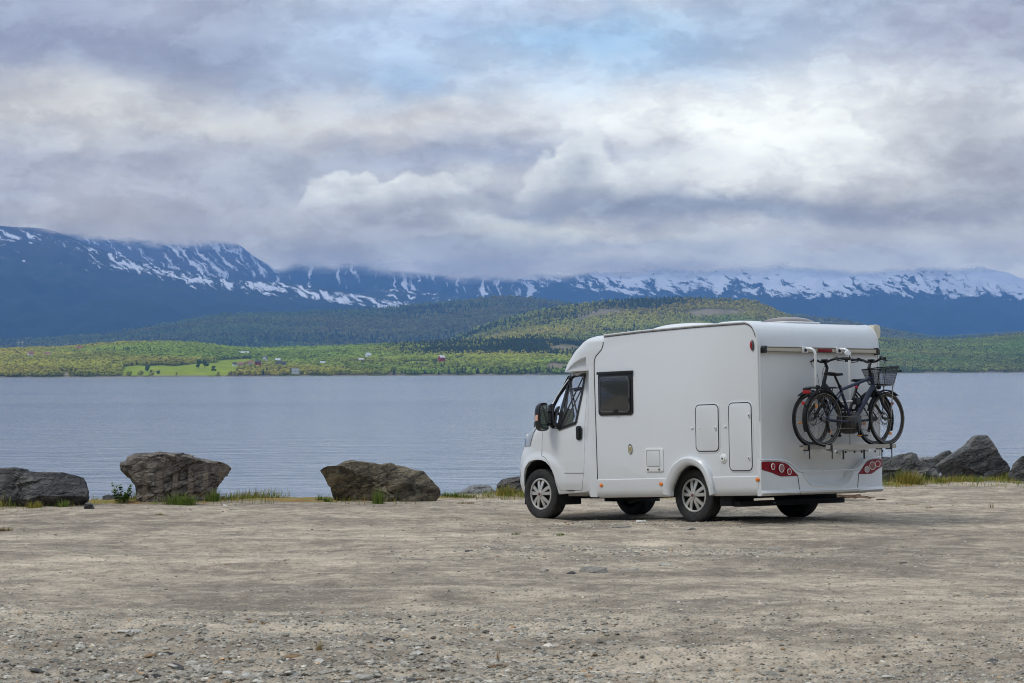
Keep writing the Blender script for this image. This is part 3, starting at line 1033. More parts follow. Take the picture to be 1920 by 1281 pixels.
sets = []
sets.append(wood(front, 32000, -420, 1120, 1.06, front_avoid, (0.33, 0.35, 0.055), lambda x, y: 0.16 + 0.35 * sc(np.abs(x - 780), 130, 40) * sc(y, 690, 660) + 0.25 * sc(x, 900, 1100), 4.0, 7.2, 301))  # birch tint raised so the shore woods read as sunlit
sets.append(wood(front, 36000, 1120, 2560, 1.06, front_avoid, (0.22, 0.25, 0.056), lambda x, y: 0.26, 4.2, 7.6, 302))
sets.append(wood(central, 30000, 480, 1960, 1.02, lambda px, py, t, X, Y: rock_central(px, py, vnoise(X * 0.015, Y * 0.015, None, 78)) * 1.3 > np.random.default_rng(5).uniform(0.3, 1.3, len(px)), (0.37, 0.36, 0.07),  # birch tint raised further: the hill's sunlight sits in this colour
                 lambda x, y: 0.22 + 0.30 * np.exp(-((y - 660 + (x - 1000) * 0.08) / 14.0) ** 2), 4, 7.2, 303))
sets.append(wood(dark, 36000, -420, 2560, 1.02, None, (0.17, 0.20, 0.06), lambda x, y: 0.24 + 0.0 * x, 7, 12, 304))
for i, (nm, lab, want) in enumerate((('birch_wood', 'bright green birch woods, sun patches tinted in, covering the hills beyond the fjord', False), ('spruce_wood', 'dark spruce trees scattered through the far woods', True))):
    XX = np.concatenate([s[0][(s[5] == want) & s[6]] for s in sets]); YY = np.concatenate([s[1][(s[5] == want) & s[6]] for s in sets])
    ZZ = np.concatenate([s[2][(s[5] == want) & s[6]] for s in sets]); SS = np.concatenate([s[3][(s[5] == want) & s[6]] for s in sets])
    CC = np.concatenate([s[4][(s[5] == want) & s[6]] for s in sets])
    scatter(nm, lab, np.stack([XX, YY, ZZ - .4], -1), SS, RNG.uniform(0, 6.28, len(XX)), CC, SPRUCE if want else BIRCH, M_FAR,
            sxy=RNG.uniform(.85, 1.35, len(XX)) if not want else RNG.uniform(.9, 1.2, len(XX)))

# single trees on the meadow
M_TRUNK = mat('bark', (0.07, 0.055, 0.04), 0.9)
M_LONE = mat('lone_crown', (0.075, 0.11, 0.026), 0.9, spec=0.1, var=.3, vscale=.5)
for i, (px, py, h, lab) in enumerate([(276, 697, 9, 'round dark bush alone in the bright meadow'), (284, 702, 6, 'small tree at the lower edge of the bright meadow'),
                                      (372, 691, 11, 'leafy tree at the back of the meadow, left of the tall leafy tree'), (384, 691, 12, 'tall leafy tree where the meadow meets the wood'),
                                      (401, 697, 7, 'low wide bush at the right end of the meadow'), (296, 702, 5, 'tiny bush just above the far meadow waterline')]):
    X, Y, Z, t = place_on(front, px, py)
    r = tag(empty('tree', (X, Y, Z - .3), (0, 0, i)), lab, 'tree')
    obj('trunk', MB().tube([(0, 0, -.5), (.1, 0, h * .3), (0, .1, h * .7)], [h * .03, h * .025, h * .008], 6), M_TRUNK, r)
    cm = BIRCH[i % 5].copy()
    o = link('crown', cm, M_LONE, r); o.scale = (h * 1.1, h * 1.1, h)

# added unseen hill behind the viewpoint: blocks sky light from the van's rear
px_ = np.linspace(R(-10), R(-215), 70)      # from the right round to behind
rr_ = np.linspace(0, 1, 24)
TT, AA = np.meshgrid(rr_, px_, indexing='ij')
DD = 55 + TT * 110
hh = 52 * sstep(AA, R(-215), R(-150)) * (1 - sstep(AA, R(-40), R(-10))) + 6
bx, by = DD * np.cos(AA) + 8, DD * np.sin(AA) + 10
bz = -1.0 + hh * TT ** 0.8 + 3 * fbm(bx * .05, by * .05, None, 3, 71) * TT
me = gridmesh(bx, by, bz, 'hillside')
tag(link('hillside', me, mat('hillside_cover', (0.055, 0.07, 0.03), 1.0, spec=0.0, var=.4, vscale=.08)), 'added dark hill out of view, shading the rear of the van', kind='structure')

# ================================================================== haze
mh = bpy.data.materials.new('haze'); mh.use_nodes = True
nt = mh.node_tree; nt.nodes.clear()
pv_ = nt.nodes.new('ShaderNodeVolumePrincipled')
pv_.inputs['Color'].default_value = HAZE_COL = (0.20, 0.46, 1.0, 1)
pv_.inputs['Density'].default_value = HAZE_D
pv_.inputs['Anisotropy'].default_value = 0.0
no = nt.nodes.new('ShaderNodeOutputMaterial')
nt.links.new(pv_.outputs[0], no.inputs['Volume'])
hz = obj('haze', MB().box((-11500, -400, -7), (11500, 19600, HAZE_TOP)), mh, smooth=0)
tag(hz, 'thin blue air over the fjord', kind='stuff')


# ================================================================== boulders along the edge
def on_ground(px, py, d=38.0):
    for _ in range(16):
        x = (px - 960) / FPX * d
        gz = float(ground_base(np.array(x), np.array(d)))
        drop = (py - (HZ - ROLL * (px - 960))) / FPX
        d = 0.5 * d + 0.5 * (CAMZ - gz) / max(drop, 1e-4)
    return (px - 960) / FPX * d, d, gz


def rockmat(name, c0, c1, c2, seed, strata=(0.15, 1.0), streak=False, lich=0.25):
    m, q, b = newmat(name)
    tc = q.v('ADD', q.n('ShaderNodeTexCoord').outputs['Object'], (seed * 1.7, seed * .9, seed * .3))
    rt = q.n('ShaderNodeVectorRotate', rotation_type='EULER_XYZ'); q.put(rt.inputs['Vector'], tc); rt.inputs['Rotation'].default_value = (.2, .15 + seed * .07, .3)
    n1 = q.noise(q.v('MULTIPLY', rt.outputs[0], (2.2, 2.2, 7.5)), 1.0, 9, 0.66, 0.5)
    n2 = q.noise(tc, 3.2, 7, 0.62)
    n3 = q.noise(tc, 24, 5, 0.7)
    f = q.m('ADD', q.m('MULTIPLY', n1, .55), q.m('ADD', q.m('MULTIPLY', n2, .3), q.m('MULTIPLY', n3, .15)))
    c = q.ramp(f, [(0.36, c0), (0.49, c1), (0.61, c2)])
    crk0 = q.voro(q.v('ADD', q.v('MULTIPLY', rt.outputs[0], (2.2, 2.2, 7.0)), q.v('MULTIPLY', q.noise(tc, 4, 5, .65, out=1), (1.6, 1.6, 1.6))), 1.0, 'DISTANCE_TO_EDGE')
    c = q.mix(q.m('MULTIPLY', q.m('SUBTRACT', 1.0, q.ss(crk0, .0, .055)), .75), c, (.018, .017, .016))
    if lich:
        c = q.mix(q.m('MULTIPLY', q.ss(q.noise(tc, 6.5, 6, .7), .56, .68), lich), c, (0.36, 0.34, 0.25))
    if streak:
        x = q.sep(q.n('ShaderNodeTexCoord').outputs['Object'])[0]; z = q.sep(q.n('ShaderNodeTexCoord').outputs['Object'])[2]
        wv = q.m('SINE', q.m('ADD', q.m('MULTIPLY', x, 27.5), q.m('MULTIPLY', q.noise(tc, 2.0, 2, .5), 1.6)))
        k = q.m('MULTIPLY', q.ss(wv, 0.25, 0.6), q.m('MULTIPLY', q.ss(q.m('ADD', z, q.m('MULTIPLY', n2, .12)), 0.60, 0.54), q.ss(x, -0.55, -0.45)))
        c = q.mix(q.m('MULTIPLY', k, 0.8), c, (0.30, 0.235, 0.18))
    q.put(b.inputs['Base Color'], c)
    b.inputs['Roughness'].default_value = 0.8
    b.inputs['Specular IOR Level'].default_value = 0.3
    bn = q.n('ShaderNodeBump'); bn.inputs['Strength'].default_value = 0.9; bn.inputs['Distance'].default_value = 0.09
    crk = q.voro(q.v('ADD', q.v('MULTIPLY', rt.outputs[0], (3.0, 3.0, 8.0)), q.v('MULTIPLY', q.noise(tc, 3, 4, .6, out=1), (1.4, 1.4, 1.4))), 1.0, 'DISTANCE_TO_EDGE')
    q.put(bn.inputs['Height'], q.m('ADD', q.m('ADD', q.m('MULTIPLY', n1, .8), q.m('MULTIPLY', n3, .5)), q.m('MULTIPLY', q.ss(crk, 0, .09), .28)))
    q.put(b.inputs['Normal'], bn.outputs[0])
    return m


def resample(p, n):
    p = np.array(list(p) + [p[0]], float)
    s = np.concatenate([[0], np.cumsum(np.hypot(*np.diff(p, axis=0).T))])
    t = np.linspace(0, s[-1], n, endpoint=False)
    return np.stack([np.interp(t, s, p[:, 0]), np.interp(t, s, p[:, 1])], -1)


def boulder(name, outline, base, depth, m, label, seed, cat='boulder', group=None, planes=16, amp=0.075, N=190, K=36, grooves=False, dplus=0.0, lean=0.0, flat=0.0):
    bx, d, gz = on_ground(*base)
    d += dplus
    bx = (base[0] - 960) / FPX * d
    gz = float(ground_base(np.array(bx), np.array(d)))
    o = np.array(outline, float)
    xz = np.stack([(o[:, 0] - 960) / FPX * d - bx, elev(o[:, 0], o[:, 1], d) - gz], -1)
    low = xz[:, 1] < 0.10
    xz[low, 1] -= 0.10
    c = resample(xz, N)
    cen = (c.min(0) + c.max(0)) / 2
    r_ = np.random.default_rng(seed)
    V = []
    ss_ = np.sin(np.linspace(np.pi / 2, 0.02, K))
    for side in (-1, 1):
        for k, s in enumerate(ss_):
            if side == 1 and k == 0:
                continue
            y = side * depth * (1 - s ** 2.6) ** (1 / 2.6)
            q_ = cen + (c - cen) * s
            V.append(np.stack([q_[:, 0], np.full(N, y), q_[:, 1]], -1))
    V = np.array(V)                                   # rings, N, 3
    nr = len(V)
    P = V.reshape(-1, 3)
    size = c.max(0) - c.min(0)
    P[:, 1] += lean * (P[:, 2] - P[:, 2].min()) * (1 if lean else 0)
    for i in range(planes):
        n_ = np.array([r_.normal(0, .34), (-1 if i % 3 else 1) * r_.uniform(.6, 1), r_.normal(.10, .5)])
        n_ /= np.linalg.norm(n_)
        pr = (P - np.array([cen[0], 0, cen[1]])) @ n_
        h = pr.max() * r_.uniform(.58, .90)
        P -= np.maximum(pr - h, 0)[:, None] * n_ * 0.98
    L = max(.25, size.min())
    nn = P - np.array([cen[0], 0, cen[1]])
    nn /= np.linalg.norm(nn, axis=1, keepdims=True) + 1e-9
    k = 2.2 / L
    wob = np.stack([fbm(P[:, 0] * 4 / L, P[:, 1] * 4 / L, P[:, 2] * 4 / L, 3, seed + q_) for q_ in (1, 2, 3)], -1) * .05 * L
    ca, sa = math.cos(.22), math.sin(.22)
    Q = np.stack([P[:, 0] * ca + P[:, 2] * sa, P[:, 1], (P[:, 2] * ca - P[:, 0] * sa) * 2.3], -1) + wob
    dsp = amp * L * .35 * fbm(P[:, 0] * k, P[:, 1] * k, P[:, 2] * k, 3, seed)
    lo, hi = Q.min(0), Q.max(0)
    for cells, aa in ((26, 1.15), (110, .62), (420, .30)):
        S_ = r_.uniform(lo, hi, (cells, 3))
        d2 = ((Q[:, None, :] - S_[None]) ** 2).sum(-1)
        idx = d2.argmin(1)
        g_ = r_.normal(0, .6, (cells, 3))
        # each block face is a little plane of its own: an offset and a tilt
        dsp += amp * L * aa * (r_.uniform(-.5, .5, cells)[idx] + ((Q - S_[idx]) * g_[idx]).sum(1) / L * 1.1)
    dsp += amp * L * .16 * fbm(P[:, 0] * k * 7, P[:, 1] * k * 7, P[:, 2] * k * 7, 3, seed + 11)
    if grooves:
        gm = sstep(P[:, 2], .62, .54) * (P[:, 1] < 0)
        ph = np.sin(P[:, 0] * 27.5 + .8)
        dsp = dsp * (1 - .55 * gm * (ph > .3)) - .018 * gm * np.maximum(ph, 0)
    w_ = np.array([.38, 1.05, .38])
    P = P + nn * dsp[:, None] * w_
    verts = [tuple(p) for p in P]
    f = []
    # ring order: front rings 0..K-1 from the rim inward, then back rings
    for k in range(K - 1):
        for j in range(N):
            j2 = (j + 1) % N
            f.append((k * N + j, k * N + j2, (k + 1) * N + j2, (k + 1) * N + j))
    f.append(tuple((K - 1) * N + j for j in range(N)))
    prev = 0
    for k in range(K, nr):
        for j in range(N):
            j2 = (j + 1) % N
            f.append((prev * N + j2, prev * N + j, k * N + j, k * N + j2))
        prev = k
    f.append(tuple((nr - 1) * N + j for j in range(N - 1, -1, -1)))
    me = bpy.data.meshes.new(name); me.from_pydata(verts, [], f)
    bm = bmesh.new(); bm.from_mesh(me); bmesh.ops.recalc_face_normals(bm, faces=bm.faces); bm.to_mesh(me); bm.free()
    shade(me, 20)
    ob = link(name, me, m)
    ob.location = (bx, d, gz)
    tag(ob, label, cat, group)
    return ob


RK_DARK = rockmat('dark_grey_rock', (0.035, 0.035, 0.038), (0.085, 0.083, 0.084), (0.20, 0.19, 0.178), 1)
RK_BROWN = rockmat('brown_rock', (0.045, 0.036, 0.030), (0.18, 0.150, 0.125), (0.36, 0.31, 0.26), 2, streak=True)
RK_MOTTLE = rockmat('mottled_rock', (0.028, 0.025, 0.020), (0.125, 0.102, 0.070), (0.33, 0.265, 0.17), 3, lich=.45)
RK_GREY = rockmat('smooth_grey_rock', (0.06, 0.06, 0.063), (0.14, 0.137, 0.132), (0.25, 0.24, 0.225), 4, lich=.12)
RK_PALE = rockmat('pale_grey_rock', (0.14, 0.14, 0.14), (0.24, 0.24, 0.24), (0.33, 0.32, 0.31), 5, lich=.1)
BG = 'boulders lining the edge of the lot'
boulder('boulder', [(-60, 885), (-30, 882), (0, 879), (30, 878), (45, 881), (85, 884), (125, 886), (148, 890), (156, 896), (162, 912), (166, 922), (166, 935), (158, 946), (150, 947), (120, 945), (90, 950), (50, 953), (0, 953), (-40, 953), (-70, 940)],
        (60, 952), .50, RK_DARK, 'long low dark grey boulder, cut by the left edge of the photo', 11, group=BG)
boulder('boulder', [(226, 866), (236, 864), (240, 855), (255, 851), (280, 850), (310, 848), (325, 850), (350, 852), (370, 858), (395, 864), (412, 866), (425, 871), (433, 877), (433, 887), (425, 893), (420, 900), (411, 908), (405, 922), (402, 935), (380, 942), (330, 945), (280, 944), (257, 942), (255, 925), (253, 910), (246, 897), (235, 885), (228, 878)],
        (330, 944), .55, RK_BROWN, 'overhanging brown slab boulder with vertical pale drill grooves', 12, group=BG, grooves=True, planes=5, amp=.085)
boulder('boulder', [(601, 882), (616, 878), (630, 875), (645, 866), (658, 863), (679, 864.7), (697, 868), (713, 871.6), (735, 871), (757, 875), (777, 881), (796, 883), (807, 891), (821, 895), (829, 907), (834, 918), (828, 928), (814, 932), (766, 937), (729, 944), (688, 944), (651, 941), (626, 938), (620, 925), (615, 911), (609, 895)],
        (700, 943), .60, RK_MOTTLE, 'large mottled brown boulder sloping down towards the motorhome', 13, group=BG)
boulder('boulder', [(833, 924), (850, 918), (880, 912), (900, 909), (918, 911), (931, 916), (934, 926), (900, 931), (850, 930)], (885, 929), .4, RK_PALE, 'low pale grey rock between the mottled boulder and the van', 14, group=BG, dplus=.5, planes=8)
boulder('boulder', [(931, 910), (940, 899), (955, 895), (980, 892), (1004, 895), (1010, 932), (985, 933), (936, 932)], (965, 931), .4, RK_DARK, 'dark boulder half hidden behind the front bumper', 15, group=BG)
boulder('boulder', [(1630, 870), (1640, 858), (1654, 856), (1668, 856), (1690, 850), (1705, 849), (1715, 852), (1720, 862), (1735, 868), (1737, 880), (1722, 895), (1702, 908), (1654, 910), (1632, 908)], (1680, 908), .55, RK_GREY, 'rounded grey boulder behind the rear bumper of the van', 16, group=BG)
boulder('boulder', [(1712, 905), (1715, 893), (1726, 883), (1738, 876), (1752, 878), (1757, 890), (1754, 900), (1735, 907)], (1735, 906), .32, RK_GREY, 'small tilted slab leaning on the rounded grey boulder', 17, group=BG, dplus=-.3, planes=8)
boulder('boulder', [(1716, 862), (1722, 857), (1752, 857), (1757, 872), (1750, 900), (1722, 900)], (1735, 898), .35, RK_PALE, 'flat topped rock wedged at the back between two boulders', 18, group=BG, dplus=1.2, planes=8)
boulder('boulder', [(1752, 856), (1765, 848), (1778, 844), (1784, 850), (1779, 856), (1768, 862), (1772, 898), (1756, 898)], (1765, 897), .28, RK_DARK, 'narrow dark rock poking up left of the pointed boulder', 19, group=BG, dplus=.9, planes=7)
boulder('boulder', [(1754, 874), (1770, 863), (1790, 848), (1812, 835), (1823, 820), (1830, 817), (1848, 816), (1853, 824), (1862, 838), (1870, 850), (1876, 860), (1884, 866), (1889, 875), (1888, 884), (1880, 892), (1872, 902), (1850, 905), (1820, 903), (1790, 900), (1775, 893), (1760, 884)],
        (1820, 904), .62, RK_GREY, 'tall pointed grey boulder with a flat peak', 20, group=BG, planes=9, amp=.05)
boulder('boulder', [(1888, 890), (1900, 874), (1910, 862), (1925, 852), (1955, 848), (1985, 858), (1998, 880), (1990, 908), (1900, 907)], (1940, 906), .5, RK_DARK, 'dark rough boulder cut by the right edge of the photo', 21, group=BG)
for k, (ol, ba, mm, lab) in enumerate([
    ([(190, 936), (193, 930), (203, 927), (212, 929), (225, 933), (226, 942), (193, 943)], (207, 942), RK_GREY, 'small rounded grey rock left of the leafy weed'),
    ([(155, 949), (160, 942), (172, 944), (180, 950), (182, 957), (158, 957)], (170, 956), RK_DARK, 'small dark wedge of rock at the end of the left boulder'),
    ([(104, 954), (120, 951), (146, 953), (148, 959), (106, 959)], (126, 958), RK_DARK, 'flat dark slab lying in front of the left boulder'),
    ([(1750, 898), (1755, 890), (1762, 886), (1768, 892), (1768, 899)], (1759, 898), RK_PALE, 'little pale stone between slab and pointed boulder'),
    ([(1824, 897), (1835, 893), (1848, 895), (1849, 906), (1824, 906)], (1836, 905), RK_GREY, 'small stone tucked under the pointed boulder')]):
    boulder('rock', ol, ba, .14, mm, lab, 40 + k, cat='rock', planes=6, N=60, K=12, dplus=-.25)

# ================================================================== loose stones
def stone_mesh(seed):
    r_ = np.random.default_rng(seed)
    bm = bmesh.new()
    for i in range(16):
        p = Vector(r_.normal(0, 1, 3)); p.normalize()
        bm.verts.new((p.x * r_.uniform(.75, 1), p.y * r_.uniform(.6, .9), p.z * r_.uniform(.28, .5)))
    bmesh.ops.convex_hull(bm, input=bm.verts)
    bmesh.ops.delete(bm, geom=[v for v in bm.verts if not v.link_faces], context='VERTS')
    me = bpy.data.meshes.new('stone'); bm.to_mesh(me); bm.free()
    shade(me, 20)
    return me


STONES = [stone_mesh(500 + i) for i in range(8)]


def stonemat(name, c, inst=False):
    m, q, b = newmat(name)
    pos = q.n('ShaderNodeNewGeometry').outputs['Position']
    base = q.attr('tint', 'INSTANCER', 'Color') if inst else q.mix(q.n('ShaderNodeObjectInfo').outputs['Random'], [x * .62 for x in c], [x * 1.4 for x in c])
    n_ = q.noise(pos, 30, 6, .7)
    q.put(b.inputs['Base Color'], q.mix(q.ss(n_, .35, .65), q.v('MULTIPLY', base, (.72, .72, .72)), q.v('MULTIPLY', base, (1.15, 1.14, 1.1))))
    b.inputs['Roughness'].default_value = .85
    b.inputs['Specular IOR Level'].default_value = .25
    bn = q.n('ShaderNodeBump'); bn.inputs['Strength'].default_value = .6; bn.inputs['Distance'].default_value = .008
    q.put(bn.inputs['Height'], n_); q.put(b.inputs['Normal'], bn.outputs[0])
    return m


M_STONE = stonemat('grey_stone', (0.36, 0.335, 0.29))
M_STONE_D = stonemat('dark_stone', (0.075, 0.072, 0.07))
M_STONE_P = stonemat('pale_stone', (0.48, 0.46, 0.42))
M_STONE_T = stonemat('rusty_stone', (0.25, 0.165, 0.095))
M_STONE_Y = stonemat('yellow_scrap', (0.75, 0.62, 0.10))


def put_stone(px, py, wpx, hfac, m, k, spin, label=None, group=None, tilt=(0, 0)):
    x, d, gz = on_ground(px, py, 25)
    s = wpx / FPX * d / 2 * 1.12
    gz = float(ground_z(np.array(x), np.array(d)))
    me = STONES[k % 8]
    if not me.materials or me.materials[0] is not m:
        me = STCACHE.setdefault((k % 8, m.name), STONES[k % 8].copy())
        me.materials.clear(); me.materials.append(m)
    o = bpy.data.objects.new('stone', me); COL.objects.link(o)
    o.location = (x, d, gz + s * .02 * hfac)
    o.scale = (s, s * .85, s * hfac)
    o.rotation_euler = (tilt[0], tilt[1], spin)
    tag(o, label, 'stone', group)
    return o


STCACHE = {}
for a in [
    (1110, 1073, 58, 1.2, M_STONE, 0, .2, 'large pale grey slab stone in the middle of the lot, below the van'),
    (1182, 1068, 36, .7, M_STONE, 1, .8, 'flat dusty stone just right of the large pale slab'),
    (1250, 1062, 34, .6, M_STONE, 2, .1, 'thin flat stone far right of the large pale slab'),
    (1070, 1076, 26, .8, M_STONE_D, 3, 1.2, 'dark wedge stone left of the large pale slab'),
    (1020, 1074, 26, .6, M_STONE, 4, .5, 'flat grey stone, leftmost in the row by the pale slab'),
    (1200, 984, 24, 1.0, M_STONE_P, 5, .3, 'small pale stone on the lot before the rear left wheel'),
    (1165, 992, 44, .5, M_STONE, 6, .4, 'wide embedded stone in the lot between the wheels of the van'),
    (1290, 992, 36, .45, M_STONE, 7, .9, 'low embedded stone directly below the rear left tyre'),
    (1712, 1034, 30, .5, M_STONE, 1, .3, 'flat pale stone on the right of the lot'),
    (422, 953, 10, 1.5, M_STONE_P, 2, .4, 'upright pale stone near the brown slab boulder'),
    (436, 958, 17, .8, M_STONE, 3, .1, 'grey stone right of the upright pale stone'),
    (417, 962, 9, .9, M_STONE_D, 4, .9, 'small dark stone left of the upright pale stone'),
    (244, 966, 8, 1.2, M_STONE_P, 5, .4, 'tiny white stone on the sand before the brown slab boulder'),
    (310, 1102, 9, 1.1, M_STONE_D, 6, .3, 'single black stone alone on the dusty left half of the lot'),
    (1190, 1154, 9, 1.1, M_STONE_D, 7, .3, 'single black stone alone below the large pale slab'),
    (878, 1037, 18, .8, M_STONE_D, 0, .6, 'dark stone on the lot left of the van, upper of a close pair'),
    (867, 1047, 12, .8, M_STONE_D, 1, .6, 'dark stone on the lot left of the van, lower of a close pair'),
    (318, 1222, 34, .8, M_STONE_D, 2, .3, 'dark brown stone standing out in the stony foreground on the left'),
    (548, 1230, 42, .7, M_STONE_T, 3, .3, 'tan stone with a dark edge in the stony foreground'),
    (930, 1256, 42, .5, M_STONE_T, 4, .2, 'rusty brown flat stone in the foreground gravel'),
    (680, 1274, 50, .9, M_STONE, 5, .7, 'broad grey stone at the bottom of the photo under its middle'),
    (1114, 1043, 6, .8, M_STONE_Y, 6, .2, 'tiny yellow chip on the gravel above the pale slab'),
    (1836, 998, 9, .7, M_STONE_P, 7, .2, 'tiny cream chip on the gravel far right of the van'),
    (1450, 1024, 26, .6, M_STONE, 0, .5, 'grey flat stone on the lot below the rear bumper'),
    (1690, 1058, 20, .6, M_STONE_D, 1, .5, 'dark flat stone on the right of the lot'),
    (245, 1190, 62, .5, M_STONE_P, 6, .1, 'wide pale flat stone at the top of the stony foreground')]:
    put_stone(*a)
r_ = np.random.default_rng(91)
k = 0
while k < 190:
    px = r_.uniform(0, 1150) if r_.uniform() < .8 else r_.uniform(1150, 1920)
    py = 1140 + 150 * r_.uniform() ** .62 + (40 if px > 1150 else 0)
    if py > 1300:
        continue
    u_ = r_.uniform()
    m = M_STONE if u_ < .62 else (M_STONE_P if u_ < .80 else (M_STONE_D if u_ < .955 else M_STONE_T))
    put_stone(px, py, r_.uniform(14, 44) * (.45 + .55 * (py - 1140) / 150), r_.uniform(.5, .95), m, k, r_.uniform(-.8, .8) + 3.14 * (k % 2),
              'flat broken stone, one of many lying in the rubble across the foreground', 'broken stones in the foreground rubble', (r_.normal(0, .15), r_.normal(0, .15)))
    k += 1
# gravel: too many to count
n = 90000
d_ = 13.2 + 32 * r_.uniform(0, 1, n) ** 1.7
x_ = r_.uniform(-.24, .24, n) * d_
pt = fbm(x_ * .35, d_ * .6, None, 3, 41)
rub = sstep(d_ + 3.4 * pt, 21.0, 15.2) * np.where(x_ * 300 / d_ > 12, .45, 1.0)
pat = np.exp(-((x_ - 1.0) / 2.2) ** 2 - ((d_ - 25.2) / 1.2) ** 2) + np.exp(-((x_ - 1.6) / 2.4) ** 2 - ((d_ - 31) / 1.2) ** 2)
keep = r_.uniform(0, 1, n) < np.clip(.22 + .78 * rub + .5 * pat + .3 * np.maximum(fbm(x_ * .25, d_ * .9, None, 3, 43), 0), 0, 1)
keep &= d_ < edge_y(x_) + .3
x_, d_, rub, pat = x_[keep], d_[keep], rub[keep], pat[keep]
s_ = (.006 + .012 * r_.uniform(0, 1, len(x_)) ** 3) * (1 + 1.25 * rub * r_.uniform(0, 1, len(x_)) ** 2 + 1.0 * pat)
z_ = ground_z(x_, d_) + s_ * .04
c_ = np.array((0.40, 0.37, 0.315)) * r_.choice([.3, .55, .8, 1.0, 1.25, 1.7], (len(x_), 1), p=[.03, .12, .30, .33, .17, .05]) * r_.uniform(.85, 1.15, (len(x_), 1))
c_[r_.uniform(0, 1, len(x_)) < .03] *= (1.15, .85, .6)
scatter('gravel', 'loose gravel scattered over the lot', np.stack([x_, d_, z_], -1), s_ * 1.1, r_.uniform(0, 6.28, len(x_)), c_, [s.copy() for s in STONES[:5]], stonemat('gravel_stone', (.3, .3, .3), True))
print('gravel', len(x_))

# ================================================================== weeds and grass
def leafmat(name, c0, c1, c2):
    m, q, b = newmat(name)
    pos = q.n('ShaderNodeNewGeometry').outputs['Position']
    rnd = q.n('ShaderNodeNewGeometry').outputs['Random Per Island']
    q.put(b.inputs['Base Color'], q.ramp(q.m('ADD', q.m('MULTIPLY', rnd, .7), q.m('MULTIPLY', q.noise(pos, 3, 3, .6), .3)), [(.15, c0), (.5, c1), (.85, c2)]))
    b.inputs['Roughness'].default_value = .6
    b.inputs['Specular IOR Level'].default_value = .25
    return m


M_GRASS = leafmat('grass_green', (.06, .12, .016), (.13, .20, .028), (.26, .26, .055))
M_GRASSY = leafmat('grass_yellow', (.13, .16, .022), (.30, .27, .04), (.34, .20, .05))
M_GRASSD = leafmat('grass_dry', (.20, .16, .07), (.30, .22, .10), (.24, .12, .05))


def blade(mb, x, y, z, h, wd, lean, az, bend):
    dx, dy = math.cos(az), math.sin(az)
    px, py = -dy * wd / 2, dx * wd / 2
    pts = []
    for t in (0, .4, .75, 1):
        o = lean * h * t + bend * h * t * t
        pts.append((x + dx * o, y + dy * o, z + h * t * (1 - .25 * bend * t), (1 - t) ** .6))
    v = []
    for q_ in pts[:3]:
        v += [(q_[0] - px * q_[3], q_[1] - py * q_[3], q_[2]), (q_[0] + px * q_[3], q_[1] + py * q_[3], q_[2])]
    v.append(pts[3][:3])
    mb.add(v, [(0, 1, 3, 2), (2, 3, 5, 4), (4, 5, 6)])


def tuft(px, py, wpx, hpx, n, m, label, spread=1.0, dplus=0.0, cat='grass tuft', name='grass_tuft'):
    x0, d, gz = on_ground(px, py)
    d += dplus * 1.8
    rw, h = wpx / FPX * d / 2 * 1.1, hpx / FPX * d * 1.25
    n = int(n * 1.5)
    mb = MB()
    for i in range(n):
        a = random.uniform(0, 6.28); rr = rw * math.sqrt(random.random())
        x, y = rr * math.cos(a), rr * .5 * math.sin(a)
        gz_ = float(ground_z(np.array(x0 + x), np.array(d + y), False)) - gz
        hh = h * random.uniform(.45, 1.05) * (1 - .35 * rr / rw)
        blade(mb, x, y, gz_ - .01, hh, random.uniform(.006, .012), random.uniform(0, .22) * spread, a + random.uniform(-.7, .7), random.uniform(.05, .45) * spread)
    o = link(name, mb.mesh(name, fix=False, smooth=0), m)
    o.location = (x0, d, gz)
    return tag(o, label, cat)


tuft(345, 946, 62, 26, 260, M_GRASS, 'dense green grass tuft at the foot of the brown slab boulder', 1.2, -.25)
tuft(403, 944, 26, 28, 110, M_GRASS, 'narrow green tuft under the right end of the brown slab boulder', .9, -.15)
tuft(310, 944, 26, 14, 70, M_GRASS, 'short green tuft between leafy weed and dense tuft', 1.0, -.2)
tuft(468, 939, 34, 20, 40, M_GRASSD, 'sparse dry grass standing alone against the water', 1.4)
tuft(712, 944, 22, 36, 90, M_GRASS, 'tall thin green grass in front of the mottled boulder', .5, -.35)
tuft(604, 941, 18, 14, 50, M_GRASS, 'short grass at the left foot of the mottled boulder', 1, -.2)
tuft(618, 942, 16, 16, 50, M_GRASS, 'dark short grass touching the mottled boulder on its left', 1, -.25)
tuft(855, 934, 70, 14, 230, M_GRASS, 'low spread of green grass right of the mottled boulder', 1.1, -.3)
tuft(948, 932, 34, 26, 150, M_GRASSY, 'yellow green grass in front of the dark boulder by the front bumper', .8, -.35)
tuft(985, 934, 30, 18, 90, M_GRASSY, 'yellow grass behind the front left wheel of the van', .8, -.2)
tuft(872, 946, 30, 7, 60, M_GRASSD, 'rusty brown grass patch on the gravel left of the van', 1.2)
tuft(1690, 909, 44, 30, 240, M_GRASSY, 'tall yellow green grass before the rounded grey boulder', 1.0, -.5)
tuft(1668, 908, 16, 34, 40, M_GRASS, 'upright green stalks right beside the rear bumper', .5, -.55)
tuft(1745, 906, 22, 14, 70, M_GRASSY, 'small rusty weed under the tilted slab', 1, -.6)
tuft(1785, 906, 40, 12, 130, M_GRASSY, 'low yellow grass left of the foot of the pointed boulder', 1, -.4)
tuft(1815, 906, 26, 12, 80, M_GRASS, 'short green grass at the foot of the pointed boulder', 1, -.45)
tuft(1900, 903, 60, 20, 260, M_GRASS, 'green grass between pointed boulder and the right edge', 1, -.3)
tuft(75, 953, 30, 18, 90, M_GRASSY, 'small yellow tuft in front of the left boulder', .9, -.25)
